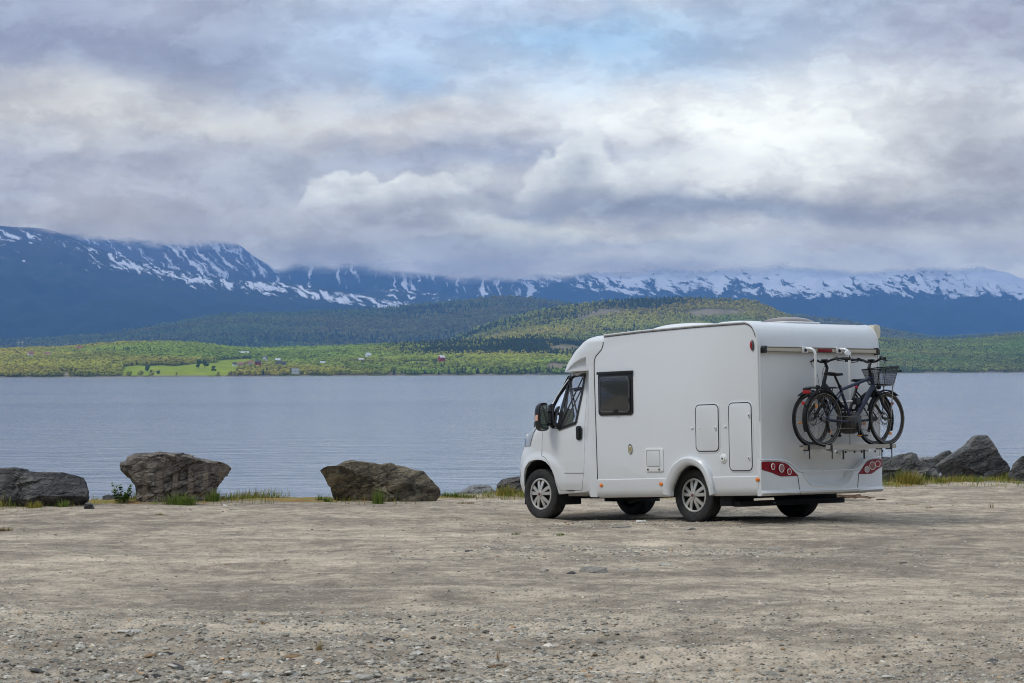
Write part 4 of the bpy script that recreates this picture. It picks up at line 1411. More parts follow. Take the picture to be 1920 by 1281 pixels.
tuft(130, 952, 22, 18, 70, M_GRASS, 'green tuft in front of the right half of the left boulder', .9, -.25)
tuft(300, 967, 20, 6, 50, M_GRASSY, 'low grass patch on sand before the brown slab boulder', 1)
tuft(4, 992, 40, 12, 110, M_GRASSD, 'dry grass mound at the left edge of the lot', 1.2)
tuft(966, 1005, 14, 7, 30, M_GRASS, 'small green weed on the gravel below the front wheel, leftmost', 1.2)
tuft(1004, 1006, 12, 6, 26, M_GRASS, 'tiny green weed between two others below the front wheel', 1.2)
tuft(1055, 1006, 36, 8, 70, M_GRASS, 'widest green weed on the gravel below the front wheel', 1.2)
tuft(1706, 950, 26, 5, 50, M_GRASSY, 'faint weed patch on the gravel right of the rear bumper', 1.2)
tuft(1740, 953, 16, 6, 30, M_GRASSD, 'dry weed on the gravel right of the faint weed patch', 1.2)
tuft(1855, 953, 14, 18, 8, M_GRASSD, 'few dry stalks upright on the right of the lot', .4)
tuft(930, 1238, 8, 34, 5, M_GRASSD, 'single dry stalk upright in the foreground gravel', .3)
tuft(596, 1224, 14, 20, 10, M_GRASSD, 'dry weed in the rubble left of the centre', .6)
# leafy weed by the brown slab
x0, d, gz = on_ground(242, 943)
r = tag(empty('leafy_weed', (x0, d - .75, gz + .01)), 'leafy green weed growing at the left foot of the brown slab', 'weed')
sm, lm = MB(), MB()
for i in range(13):
    a = random.uniform(0, 6.28); h = random.uniform(.14, .32) if i else .34
    bx_, by_ = .07 * math.cos(a), .05 * math.sin(a)
    tx_, ty_ = bx_ * 2.0 + (0 if i else -.05), by_ * 2.0
    sm.tube([(bx_ * .4, by_ * .4, -.02), (bx_, by_, h * .5), (tx_, ty_, h)], [.004, .003, .0015], 4)
    for k in range(38):
        t = random.uniform(.25, 1.0)
        cx, cy, cz = bx_ + (tx_ - bx_) * t, by_ + (ty_ - by_) * t, h * t
        aa, ll = random.uniform(0, 6.28), random.uniform(.034, .060)
        e = Vector((math.cos(aa), math.sin(aa), random.uniform(-.2, .8))).normalized() * ll
        s = e.cross(Vector((0, 0, 1))).normalized() * ll * .42
        c = Vector((cx, cy, cz))
        lm.add([c, c + e * .5 + s, c + e, c + e * .5 - s], [(0, 1, 2, 3)])
obj('stem', sm, M_GRASS, r)
obj('leaves', lm, leafmat('weed_leaf', (.05, .11, .012), (.09, .17, .02), (.17, .24, .04)), r, fix=False, smooth=0)
# fringe along the edge: nobody could count it
fr, fy = MB(), MB()
fx = RNG.uniform(-9.6, 10.4, 30000)
fyy = edge_y(fx) - .25 - np.abs(RNG.normal(.05, .8, 30000))
ok = RNG.uniform(0, 1, 30000) < fbm(fx * .9, fyy * 1.1, None, 3, 61) + .25
fx, fyy = fx[ok], fyy[ok]
fz = ground_z(fx, fyy, False)
fh = 1 + 1.6 * np.maximum(fbm(fx * 1.7, fyy * 1.7, None, 3, 67), 0)
for x, y, gz, hk in zip(fx, fyy, fz, fh):
    blade(fy if random.random() < .55 else fr, x, y, gz - .005, random.uniform(.03, .11) * hk, random.uniform(.006, .010), random.uniform(0, .5), random.uniform(0, 6.28), random.uniform(0, .5))
tag(link('grass', fr.mesh('grass', fix=False, smooth=0), M_GRASS), 'short green grass along the edge of the lot', kind='stuff')
tag(link('grass', fy.mesh('grass', fix=False, smooth=0), M_GRASSY), 'yellow moss and dry grass along the edge of the lot', kind='stuff')

# brushwood pile and a stick behind the van
M_TWIG = mat('twig', (.16, .10, .06), .9, var=.4, vscale=12)
x0, d, gz = on_ground(1585, 936)
r = tag(empty('brushwood_pile', (x0, d, gz)), 'small pile of broken brown twigs behind the rear of the van', 'wood pile')
for i in range(34):
    a = random.gauss(0, .45); L = random.uniform(.12, .34); cx, cy = random.gauss(0, .17), random.gauss(0, .12); cz = .02 + .055 * random.random() * max(0, 1 - abs(cx) / .35)
    e = Vector((math.cos(a), math.sin(a), random.uniform(-.12, .16))) * L / 2
    p = Vector((cx, cy, cz))
    obj('twig', MB().tube([p - e, p + Vector((0, 0, .006)), p + e], [.008, .010, .006], 5), M_TWIG, r)
x0, d, gz = on_ground(1650, 938)
tag(obj('stick', MB().tube([(-.075, 0, 0), (0, .005, .006), (.085, 0, 0)], [.007, .009, .006], 6), mat('dark_stick', (.035, .03, .028), .9)), 'dark stick lying on the gravel behind the van', 'stick').location = (x0, d, gz + .008)


# ================================================================== the motorhome
# local axes: X forward, Y to the van's left, Z up; origin on the ground under the rear axle
m, q, b = newmat('white_paint')
tc = q.n('ShaderNodeTexCoord').outputs['Object']
zz = q.sep(tc)[2]
dirt = q.m('MULTIPLY', q.ss(q.m('ADD', q.m('MULTIPLY', zz, -1.0), q.m('MULTIPLY', q.noise(q.v('MULTIPLY', tc, (1.2, 1.2, 3)), 1.6, 5, .65), .5)), -.55, .05), .35)
dust_ = q.mix(dirt, (0.69, 0.71, 0.73), (0.48, 0.46, 0.42))
strk = q.noise(q.v('MULTIPLY', tc, (5, 5, .35)), 1.4, 6, .65)
dust_ = q.mix(q.m('MULTIPLY', q.ss(strk, .56, .74), .14), dust_, (0.50, 0.49, 0.44))
q.put(b.inputs['Base Color'], dust_)
b.inputs['Roughness'].default_value = .34
b.inputs['Coat Weight'].default_value = .25
b.inputs['Coat Roughness'].default_value = .12
M_PAINT = m
M_GREYW = mat('rear_panel_paint', (0.70, 0.70, 0.685), .4, var=.04, vscale=1.2)
M_BLACK = mat('black_plastic', (0.012, 0.012, 0.013), .38)
M_RUB = mat('black_rubber', (0.018, 0.018, 0.018), .7, var=.25, vscale=9)
M_DARK = mat('underbody_black', (0.012, 0.012, 0.012), .85)
M_SEAM = mat('seam_sealant', (0.05, 0.05, 0.05), .8)
M_ALU = mat('aluminium', (0.55, 0.55, 0.54), .35, metal=.7, bump=.15, bscale=90)
M_BEIGE = mat('beige_rail', (0.52, 0.46, 0.36), .45)
M_CREAM = mat('cream_plastic', (0.66, 0.62, 0.50), .5)
M_SILVER = mat('silver_tube', (0.72, 0.73, 0.73), .35, metal=.15)
M_COVER = mat('silver_wheel_cover', (0.50, 0.49, 0.47), .38, metal=.35, var=.12, vscale=14)
M_RED = mat('red_lens', (0.22, 0.002, 0.010), .35, spec=.3, bump=.25, bscale=150)
M_REDB = mat('red_reflector', (0.32, 0.010, 0.012), .25, bump=.3, bscale=200)
M_ORANGE = mat('orange_lens', (0.80, 0.20, 0.02), .25, coat=.4)
M_CHROME = mat('chrome', (0.72, 0.72, 0.72), .18, metal=1.0)
M_ROOFV = mat('vent_plastic', (0.76, 0.77, 0.77), .4)
M_SMOKE = mat('smoked_dome', (0.16, 0.13, 0.115), .2, coat=.3)
M_SEAT = mat('seat_fabric', (0.05, 0.052, 0.055), .9)
M_PART = mat('cab_lining', (0.34, 0.34, 0.33), .8)
m, q, b = newmat('cab_glass')
gl = q.n('ShaderNodeBsdfGlossy'); gl.inputs[0].default_value = (1, 1, 1, 1); gl.inputs[1].default_value = .02
tr = q.n('ShaderNodeBsdfTransparent'); tr.inputs[0].default_value = (.62, .72, .68, 1)
fr_ = q.n('ShaderNodeFresnel'); fr_.inputs[0].default_value = 1.5
mx = q.n('ShaderNodeMixShader'); q.put(mx.inputs[0], q.m('ADD', fr_.outputs[0], .03))
q.nt.links.new(tr.outputs[0], mx.inputs[1]); q.nt.links.new(gl.outputs[0], mx.inputs[2])
q.nt.links.new(mx.outputs[0], q.nt.nodes['Material Output'].inputs[0])
M_GLASS = m
m, q, b = newmat('smoked_acrylic')
b.inputs['Base Color'].default_value = (.035, .037, .04, 1); b.inputs['Roughness'].default_value = .16
b.inputs['Coat Weight'].default_value = .5
M_ACRYL = m
m, q, b = newmat('insect_mesh')
tr = q.n('ShaderNodeBsdfTransparent'); mx = q.n('ShaderNodeMixShader'); mx.inputs[0].default_value = .30
b.inputs['Base Color'].default_value = (.16, .165, .17, 1); b.inputs['Roughness'].default_value = .35
q.nt.links.new(tr.outputs[0], mx.inputs[1]); q.nt.links.new(b.outputs[0], mx.inputs[2])
q.nt.links.new(mx.outputs[0], q.nt.nodes['Material Output'].inputs[0])
M_NET = m

MO = empty('motorhome', MO_LOC, MO_ROT)
tag(MO, 'white motorhome parked on the gravel with two bicycles on its rear rack', 'motorhome')
XR, HW, WB = -1.30, 1.15, 3.06
SK = -0.016                                     # sill line rises slightly to the rear


def skew(mb):
    mb.v = [(x, y, z + SK * x) for x, y, z in mb.v]
    return mb


ARCO = [(0.406, 0.378), (0.395, .47), (0.362, 0.552), (0.249, 0.725), (0.07, 0.835), (-0.10, 0.858), (-0.297, 0.805), (-0.427, 0.688), (-0.49, 0.552), (-.512, .47), (-0.522, 0.372)]
ARCI = [(0.275, 0.344), (0.268, .43), (0.225, 0.517), (0.124, 0.650), (-.01, .730), (-0.12, 0.738), (-0.235, 0.700), (-0.325, 0.610), (-0.385, 0.484), (-.41, .43), (-0.43, 0.35)]
aro, ari = smoothline(ARCO, 4), smoothline(ARCI, 4)

# ---- living body
arcp = [(-1.30, .40), (-1.303, 1.3), (-1.302, 2.255), (-1.287, 2.359), (-1.258, 2.430), (-1.222, 2.483), (-1.17, 2.520), (-1.088, 2.546)]
seam = [(1.522, 2.492), (1.532, 2.40), (1.545, 2.345), (1.575, 2.300), (1.63, 2.258), (1.68, 2.222), (1.708, 2.18), (1.72, 2.132), (1.722, 2.0), (1.712, 1.5), (1.70, 0.9), (1.69, .40)]
body_poly = arcp + [(-.17, 2.541), (.82, 2.520)] + seam
body = MB().prism(body_poly, 'y', -HW, HW).mesh('body', .012, 2, 60)
for s in (-1, 1):
    cut = MB().prism([(p[0], p[1]) for p in ari] + [(-.43, .1), (.275, .1)], 'y', s * .72, s * 1.4).mesh('cut', smooth=0)
    body = boolean(body, cut, 'DIFFERENCE')
shade(body, 30)
link('body', body, M_PAINT, MO)
TOPL = arcp[1:] + [(-.17, 2.541), (.82, 2.520), (1.52, 2.494)]


def inset(line, d):
    o = []
    for i, p in enumerate(line):
        a, b = Vector(line[max(i - 1, 0)]), Vector(line[min(i + 1, len(line) - 1)])
        t = (b - a).normalized()
        o.append((p[0] + t.y * d, p[1] - t.x * d))
    return o


for s in (-1, 1):
    obj('edge_trim', MB().tube([(x, s * (HW + .004), z) for x, z in inset(TOPL, .004)], .011, 6), M_SILVER, MO)
    obj('edge_seal', MB().tube([(x, s * (HW + .003), z) for x, z in inset(TOPL[2:], .026)], .005, 5), M_SEAM, MO)
    obj('body_seam', MB().tube([(x, s * (HW + .001), z) for x, z in seam[1:]], .006, 5), M_SEAM, MO)
obj('back_panel', MB().box((XR - .008, -1.12, .62), (XR - .003, 1.12, 2.24)), M_GREYW, MO)
obj('partition', MB().box((1.725, -1.0, .45), (1.735, 1.0, 2.0)), M_PART, MO)

# ---- side skirts
for s in (-1, 1):
    pf = [(s * 1.148, .585), (s * 1.156, .583), (s * 1.163, .574), (s * 1.163, .44), (s * 1.152, .372), (s * 1.12, .338), (s * 1.06, .336), (s * 1.06, .585)]
    for a_, b_ in ((.34, 1.69), (-1.27, -.47)):
        obj('side_skirt', skew(MB().prism(pf, 'x', a_, b_)), M_PAINT, MO)
    # wheel arch flare
    v, f = [], []
    prof_ = [(0.0, .0), (0.05, .045), (.25, .066), (.6, .060), (.9, .040), (1.0, .02), (1.0, -.10)]
    for po, pi in zip(aro, ari):
        for t, y in prof_:
            v.append((po[0] + (pi[0] - po[0]) * t, s * (HW + y), po[1] + (pi[1] - po[1]) * t))
    k = len(prof_)
    for i in range(len(aro) - 1):
        for j in range(k - 1):
            f.append((i * k + j, i * k + j + 1, (i + 1) * k + j + 1, (i + 1) * k + j))
    for e in (0, len(aro) - 1):
        f.append(tuple(e * k + j for j in range(k)))
    obj('wheel_arch', MB().add(v, f), M_PAINT, MO)
    ln = MB()
    inn = [(p[0], p[1]) for p in scale_poly(ari, .004)]
    n_ = len(inn)
    ln.add([(x, s * 1.12, z) for x, z in inn] + [(x, s * .74, z) for x, z in inn], [(i, i + 1, n_ + i + 1, n_ + i) for i in range(n_ - 1)] + [tuple(range(n_, 2 * n_))])
    ln.v = [(x * .985 - .001, y, z - .006) for x, y, z in ln.v]
    obj('arch_liner', ln, M_DARK, MO)
    for x, z in ((1.605, .479), (.463, .499), (-1.262, .557)):
        mk = MB().lathe([(0.001, 0), (.034, 0), (.034, .010), (.024, .018), (0.001, .020)], 'y', (0, 0, 0), 16, False)
        mk.v = [(x + p[0], s * (1.160 + p[1]), z + p[2] * .72) for p in mk.v]
        obj('marker_light', mk, M_ORANGE, MO)
    if s == 1:
        pass

# ---- over-cab pod
def podx(z):
    return np.interp(z, [2.00, 2.06, 2.15, 2.295, 2.413, 2.47, 2.497], [2.72, 2.70, 2.64, 2.50, 2.32, 2.22, 2.10])


def plan(z, xb, wb, xf, r, n=2.6, na=26, nb=8, flare=None):
    """half plan outline at a level: list of (x, y), from the back left to the front centre"""
    xs = xf - r
    o = []
    for i in range(nb):
        x = xb + (xs - xb) * i / nb
        o.append((x, wb))
    for i in range(na + 1):
        a = math.pi / 2 * i / na
        cx, sy = math.sin(a) ** (2 / n), math.cos(a) ** (2 / n) if i < na else 0.0
        o.append((xs + r * cx, wb * sy))
    if flare:
        o = [(x, flare(x, y, z)) for x, y in o]
    return o


def loft(levels, fn, name):
    v, f = [], []
    for z in levels:
        h = fn(z)
        v += [(x, y, z) for x, y in h] + [(x, -y, z) for x, y in h[-2::-1]]
    k = len(v) // len(levels)
    for i in range(len(levels) - 1):
        for j in range(k):
            j2 = (j + 1) % k
            f.append((i * k + j, i * k + j2, (i + 1) * k + j2, (i + 1) * k + j))
    f.append(tuple(range(k - 1, -1, -1)))
    f.append(tuple((len(levels) - 1) * k + j for j in range(k)))
    return MB().add(v, f).mesh(name, smooth=40)


def podw(z):
    return float(np.interp(z, [2.0, 2.1, 2.3, 2.42, 2.47, 2.497], [1.135, 1.142, 1.143, 1.135, 1.10, 1.03]))


def podflare(x, y, z):
    # narrows from box width to cab width
    return y * (1 - .045 * float(sstep(x, 1.72, 2.35)))


pod = loft(list(np.linspace(2.03, 2.40, 16)) + [2.42, 2.44, 2.46, 2.475, 2.487, 2.497], lambda z: plan(z, 1.50, podw(z), float(podx(z)), min(.60, float(podx(z)) - 1.56), 3.0, flare=podflare), 'cab_pod')
ins = [(2.40, 2.030), (2.29, 2.098), (2.20, 2.140), (2.124, 2.168), (2.02, 2.198), (1.90, 2.218), (1.90, 2.075), (2.12, 2.068), (2.30, 2.045)]
for s in (1, -1):
    pod = boolean(pod, MB().prism(ins, 'y', s * 1.045, s * 1.4).mesh('c', smooth=0), 'DIFFERENCE')
shade(pod, 32)
link('cab_pod', pod, M_PAINT, MO)

# ---- cab
CZ = [.30, .36, .5, .8, 1.0, 1.10, 1.2, 1.28, 1.35, 1.6, 2.0, 2.08]
CW = [.90, .95, .985, 1.0, .998, .995, .985, .975, .965, .92, .84, .82]
FZ = [.30, .352, .503, .692, .881, 1.032, 1.182, 1.241, 1.329, 1.551, 1.77, 2.017, 2.09]
FX = [3.629, 3.708, 3.762, 3.757, 3.718, 3.634, 3.573, 3.434, 3.296, 3.144, 2.971, 2.753, 2.69]


def cabw(z):
    return float(np.interp(z, CZ, CW))


def cabf(z, off):
    base = float(np.interp(z, FZ, FX)) + float(np.interp(z, [.3, .9, 1.2, 1.33, 1.6, 2.1], [.10, .12, .13, .14, .07, .04]))
    return base - off


def caby(x, z, off=0.0):
    """half width of the cab at a point, the same rule the loft uses"""
    xf = cabf(z, off); r = float(np.interp(z, [.3, 1.0, 1.3, 2.1], [.75, .80, .60, .45])); xs = xf - r; wb = cabw(z) - off
    if x <= xs:
        y = wb
    else:
        t = min(1, (x - xs) / r)
        y = wb * max(0.0, 1 - t ** 2.7) ** (1 / 2.7)
    return cabflare(x, y, z, off)


def cabflare(x, y, z, off=0.0):
    s = float(sstep(x, 2.16, 1.80))
    y = y + (1.146 - off - y) * s if y > .3 else y
    if z < 1.0 and y > .6 and not off:
        dd = math.hypot(x - 3.02, (z - .36) * 1.05)
        y += .030 * float(sstep(dd, .62, .50)) * float(sstep(x, 3.75, 3.5))
    return y


def cab_loft(levels, off, xb):
    return loft(levels, lambda z: plan(z, xb, cabw(z) - off, cabf(z, off), float(np.interp(z, [.3, 1.0, 1.3, 2.1], [.75, .80, .60, .45])), 2.7, 28, 34,
                                       (lambda x, y, zz: cabflare(x, y, zz, off)) if not off else None), 'cab')


lv = list(np.linspace(.32, 2.075, 74))
cab = cab_loft(lv, 0, 1.705)
inner = cab_loft(list(np.linspace(.95, 2.03, 26)), .045, 1.60)
cab = boolean(cab, inner, 'DIFFERENCE')
ARF = [(3.395, 0.20), (3.385, 0.436), (3.374, 0.60), (3.335, .71), (3.24, .795), (3.14, .822), (3.046, 0.830), (2.94, .820), (2.868, 0.795), (2.80, .742), (2.75, 0.672), (2.715, .60), (2.690, 0.516), (2.672, 0.42), (2.665, .20)]
for s in (1, -1):
    cab = boolean(cab, MB().prism(ARF, 'y', s * .55, s * 1.3).mesh('c', smooth=0), 'DIFFERENCE')
SILL = [(2.70, .345), (2.10, .385), (2.03, .40), (1.955, .375), (1.87, .325), (1.80, .10), (2.72, .10)]
for s in (1, -1):
    cab = boolean(cab, MB().prism(SILL, 'y', s * .80, s * 1.3).mesh('c', smooth=0), 'DIFFERENCE')
DOOR = [(2.972, .885), (2.975, 1.05), (2.970, 1.224), (2.955, 1.50), (2.93, 1.600), (2.82, 1.752), (2.71, 1.876), (2.602, 1.972), (2.52, 2.002), (2.434, 2.018), (2.228, 2.024), (2.19, 1.90), (2.147, 1.714), (2.115, 1.35), (2.096, 0.98), (2.108, .80), (2.135, 0.652), (2.18, .50), (2.20, 0.425), (2.235, 0.408), (2.62, 0.408), (2.665, .497), (2.733, 0.653), (2.80, .765), (2.85, 0.83), (2.91, .868)]
WIN = [(2.845, 1.585), (2.795, 1.69), (2.700, 1.805), (2.60, 1.905), (2.545, 1.955), (2.48, 1.978), (2.25, 1.985), (2.235, 1.95), (2.250, 1.659), (2.275, 1.45), (2.305, 1.345), (2.45, 1.290), (2.60, 1.262), (2.78, 1.262), (2.84, 1.30), (2.855, 1.42)]
door = {}
for s in (1, -1):
    src = cab.copy()
    pr = MB().prism(DOOR, 'y', s * .80, s * 1.3).mesh('c', smooth=0)
    ho = MB().prism(WIN, 'y', s * .60, s * 1.4).mesh('c', smooth=0)
    dr = boolean(src, pr, 'INTERSECT')
    dr = boolean(dr, ho, 'DIFFERENCE')
    cab = boolean(cab, MB().prism(scale_poly(DOOR, .006), 'y', s * .79, s * 1.3).mesh('c', smooth=0), 'DIFFERENCE')
    shade(dr, 30)
    door[s] = dr
# windscreen opening
ws = MB().box((-.9, -.78, -.02), (.02, .78, .66))
mt = Matrix.Translation((3.42, 0, 1.38)) @ Matrix.Rotation(-R(44), 4, 'Y')
ws = MB().prism([(3.05, 1.40), (3.8, 1.40), (3.2, 1.98), (2.55, 1.98), (2.60, 1.93)], 'y', -.76, .76)
cab = boolean(cab, ws.mesh('c', smooth=0), 'DIFFERENCE')
shade(cab, 30)
link('cab', cab, M_PAINT, MO)
# dark membrane behind the door gaps, and wheel arch liners
for s in (1, -1):
    n_ = len(ARF)
    ln = MB()
    ar = scale_poly(ARF, -.004)
    ln.add([(x, s * .97, z) for x, z in ar] + [(x, s * .56, z) for x, z in ar], [(i, i + 1, n_ + i + 1, n_ + i) for i in range(n_ - 1)] + [tuple(range(n_, 2 * n_))])
    obj('arch_liner', ln, M_DARK, MO)
# windscreen glass
gq = MB()
rows = np.linspace(1.40, 1.985, 8)
for z in rows:
    for y in np.linspace(-.80, .80, 13):
        gq.v.append((cabf(z, .03) - .16 * (abs(y) / .8) ** 2.6, y, z))
for i in range(7):
    for j in range(12):
        gq.f.append((i * 13 + j, i * 13 + j + 1, (i + 1) * 13 + j + 1, (i + 1) * 13 + j))
obj('windscreen', gq, M_GLASS, MO)
M_BEAD = M_BLACK
for s in (1, -1):
    d_o = link('cab_door', door[s], M_PAINT, MO)
    # glass, following the tumblehome
    gp = scale_poly(WIN, .006)
    bm = bmesh.new()
    f_ = bm.faces.new([bm.verts.new((x, 0, z)) for x, z in gp])
    bmesh.ops.triangulate(bm, faces=[f_])
    bmesh.ops.subdivide_edges(bm, edges=bm.edges[:], cuts=2, use_grid_fill=True)
    for v in bm.verts:
        v.co.y = s * (caby(v.co.x, v.co.z) - .022)
    gm = bpy.data.meshes.new('window_glass'); bm.to_mesh(gm); bm.free(); shade(gm, 60)
    link('window_glass', gm, M_GLASS, d_o)
    obj('window_seal', MB().tube([(x, s * (caby(x, z) - .008), z) for x, z in WIN], .013, 6, closed=True), M_BLACK, d_o)
    # handle
    hp = [(x, z) for x, z in rrect(2.152, 1.092, 2.262, 1.285, .035, 4)]
    hd = MB().prism(hp, 'y', s * 1.0, s * 1.012)
    hm = hd.mesh('door_handle', .004, 2, 60)
    h_o = link('door_handle', hm, M_BLACK, d_o)
    obj('grip', MB().prism(rrect(2.180, 1.115, 2.232, 1.262, .024, 4), 'y', s * 1.012, s * 1.034), M_BLACK, h_o, .006)
    # body line along the door
    obj('rub_line', MB().tube([(x, s * (caby(x, .639) + .0005), .639) for x in np.linspace(2.143, 2.52, 12)], .0035, 5), M_SEAM, d_o)
    # mirror triangle and mirror
    tri = [(2.862, 1.575), (2.868, 1.30), (2.79, 1.275), (2.765, 1.30), (2.80, 1.60)]
    obj('mirror_base', MB().prism(tri, 'y', s * (caby(2.82, 1.42) - .015), s * (caby(2.82, 1.42) + .028)), M_BLACK, d_o, .006)
    cx = 2.80
    mh_ = MB()
    n_ = 20
    rings = []
    for k_, (dx_, sc_) in enumerate([(-.055, .96), (-.05, 1.0), (0, 1.0), (.04, .92), (.07, .72), (.085, .42), (.09, .05)]):
        for j in range(n_):
            a = 2 * math.pi * j / n_
            ca, sa = math.cos(a), math.sin(a)
            yy = 1.155 + .092 * sc_ * (abs(ca) ** .55) * (1 if ca > 0 else -1)
            z_ = 1.415 + .195 * sc_ * (abs(sa) ** .55) * (1 if sa > 0 else -1)
            mh_.v.append((cx + dx_, s * yy, z_ - .10 * dx_))
    for k_ in range(6):
        for j in range(n_):
            mh_.f.append((k_ * n_ + j, k_ * n_ + (j + 1) % n_, (k_ + 1) * n_ + (j + 1) % n_, (k_ + 1) * n_ + j))
    mh_.f.append(tuple(range(n_)))
    mh_.f.append(tuple(6 * n_ + j for j in range(n_)))
    mi = obj('wing_mirror', mh_, M_BLACK, MO)
    obj('mirror_arm', MB().tube([(2.82, s * .93, 1.34), (2.81, s * 1.08, 1.33)], .035, 8).tube([(2.82, s * .93, 1.50), (2.81, s * 1.08, 1.50)], .026, 8), M_BLACK, mi)
    obj('mirror_glass', MB().prism([(s * y, z) for y, z in rrect(1.080, 1.315, 1.230, 1.585, .04, 4)], 'x', cx - .0615, cx - .057), mat('mirror_glass', (.42, .47, .47), .05, metal=.9), mi)
    obj('mirror_glass', MB().prism([(s * y, z) for y, z in rrect(1.080, 1.240, 1.230, 1.300, .025, 4)], 'x', cx - .0615, cx - .057), mat('mirror_glass'), mi)
    obj('mirror_lamp', MB().prism([(cx - .03, 1.365), (cx + .03, 1.365), (cx + .02, 1.44), (cx - .03, 1.45)], 'y', s * 1.240, s * 1.255), mat('indicator', (.75, .42, .32), .25), mi, .004)
    # headlight, just visible over the wing
    hl = MB()
    for z, dx_ in ((1.02, .00), (1.10, .012), (1.20, .0), (1.28, -.02)):
        for x in np.linspace(3.25, 3.56, 9):
            x2 = x - (z - 1.02) * .45
            hl.v.append((x2, s * (caby(x2, z) + .010), z))
    for i in range(3):
        for j in range(8):
            hl.f.append((i * 9 + j, i * 9 + j + 1, (i + 1) * 9 + j + 1, (i + 1) * 9 + j))
    obj('headlight', hl, mat('headlight_glass', (.30, .33, .36), .08, coat=.6), MO)
    # red side reflector at the front corner
    rf = MB()
    for z in (.57, .665):
        for x in (3.60, 3.64, 3.68):
            rf.v.append((x, s * (caby(x, z) + .006), z))
    rf.f = [(0, 1, 4, 3), (1, 2, 5, 4)]
    obj('side_reflector', rf, M_REDB, MO)
    # sill below the door
    obj('door_gap', MB().tube([(x, s * (caby(x, z) - .004), z) for x, z in smoothline([(p[0], p[1]) for p in scale_poly(DOOR, .003)], 3, True)], .0045, 5, closed=True), M_SEAM, MO)
# insect screen hung in the left cab window
SCR = [(2.585, 1.988), (2.232, 1.990), (2.248, 1.70), (2.298, 1.325), (2.640, 1.245), (2.615, 1.50)]
ydo = lambda x, z, o: caby(x, z) + o
net = MB()
net.add([(x, ydo(x, z, .004), z) for x, z in SCR], [tuple(range(6))])
dleft = [o for o in MO.children if o.name.startswith('cab_door')][0]
no_ = obj('insect_screen', net, M_NET, dleft, smooth=0)


def strap(p, q_, w=.012, o=.012):
    d2 = (Vector(q_) - Vector(p)).normalized(); nn = Vector((-d2.y, d2.x)) * w
    pts = [Vector(p) + nn, Vector(p) - nn, Vector(q_) - nn, Vector(q_) + nn]
    return MB().add([(a.x, ydo(a.x, a.y, o), a.y) for a in pts] + [(a.x, ydo(a.x, a.y, o - .006), a.y) for a in pts], [(0, 1, 2, 3), (7, 6, 5, 4), (0, 4, 5, 1), (1, 5, 6, 2), (2, 6, 7, 3), (3, 7, 4, 0)])


hem = MB()
for i in range(6):
    hem2 = strap(SCR[i], SCR[(i + 1) % 6], .017 if i != 5 and i != 4 else .03, .012 + .0007 * i)
    hem.add(hem2.v, hem2.f)
for p, q_, w_ in (((2.590, 1.96), (2.330, 1.40), .011), ((2.255, 1.95), (2.625, 1.27), .011), ((2.50, 1.79), (2.26, 1.81), .012)):
    h2 = strap(p, q_, w_, .018 + .001 * w_ * 100 * p[0])
    hem.add(h2.v, h2.f)
o_ = obj('screen_strap', hem, M_BLACK, dleft, smooth=0)
# seats and dashboard, seen through the glass
for s in (1, -1):
    st_ = obj('cab_seat', MB().box((2.02, s * .5 - .24, .96), (2.50, s * .5 + .24, 1.10)).prism([(1.92, 1.08), (2.06, 1.08), (1.98, 1.66), (1.88, 1.66)], 'y', s * .5 - .23, s * .5 + .23), M_SEAT, MO, .03)
    obj('headrest', MB().prism([(1.88, 1.70), (1.96, 1.70), (1.95, 1.88), (1.88, 1.88)], 'y', s * .5 - .13, s * .5 + .13), M_SEAT, st_, .02)
obj('dashboard', MB().prism([(2.72, .96), (3.30, .96), (3.28, 1.36), (2.95, 1.33), (2.78, 1.22)], 'y', -.88, .88), M_SEAT, MO, .02)
wh = MB()
pts = [(.19 * math.cos(a), .19 * math.sin(a)) for a in np.linspace(0, 2 * math.pi, 24, endpoint=False)]
wh.tube([(2.68 - v_ * .5, .5 + u_, 1.27 + v_ * .85) for u_, v_ in pts], .014, 6, closed=True)
obj('steering_wheel', wh, M_BLACK, MO)

# ---- left side fittings
SF = HW
# hinged window
wf = obj('side_window', MB().prism(rrect(.972, 1.412, 1.640, 1.985, .05), 'y', SF - .01, SF + .014), M_BLACK, MO, .005)
obj('window_rail', MB().box((.965, SF, 1.962), (1.648, SF + .03, 2.000)), M_BLACK, wf, .004)
obj('window_pane', MB().prism(rrect(1.008, 1.440, 1.606, 1.935, .07), 'y', SF + .016, SF + .028), M_ACRYL, wf, .005)
obj('pane_rim', MB().tube([(x, SF + .028, z) for x, z in rrect(1.030, 1.462, 1.584, 1.913, .06)], .006, 5, closed=True), mat('grey_trim', (.09, .09, .095), .35), wf)
obj('window_catch', MB().box((1.24, SF + .028, 1.448), (1.33, SF + .046, 1.470)).box((1.27, SF + .046, 1.455), (1.30, SF + .05, 1.49)), M_BLACK, wf, .003)
obj('window_catch', MB().box((1.015, SF + .028, 1.58), (1.032, SF + .04, 1.64)), M_BLACK, wf, .003)


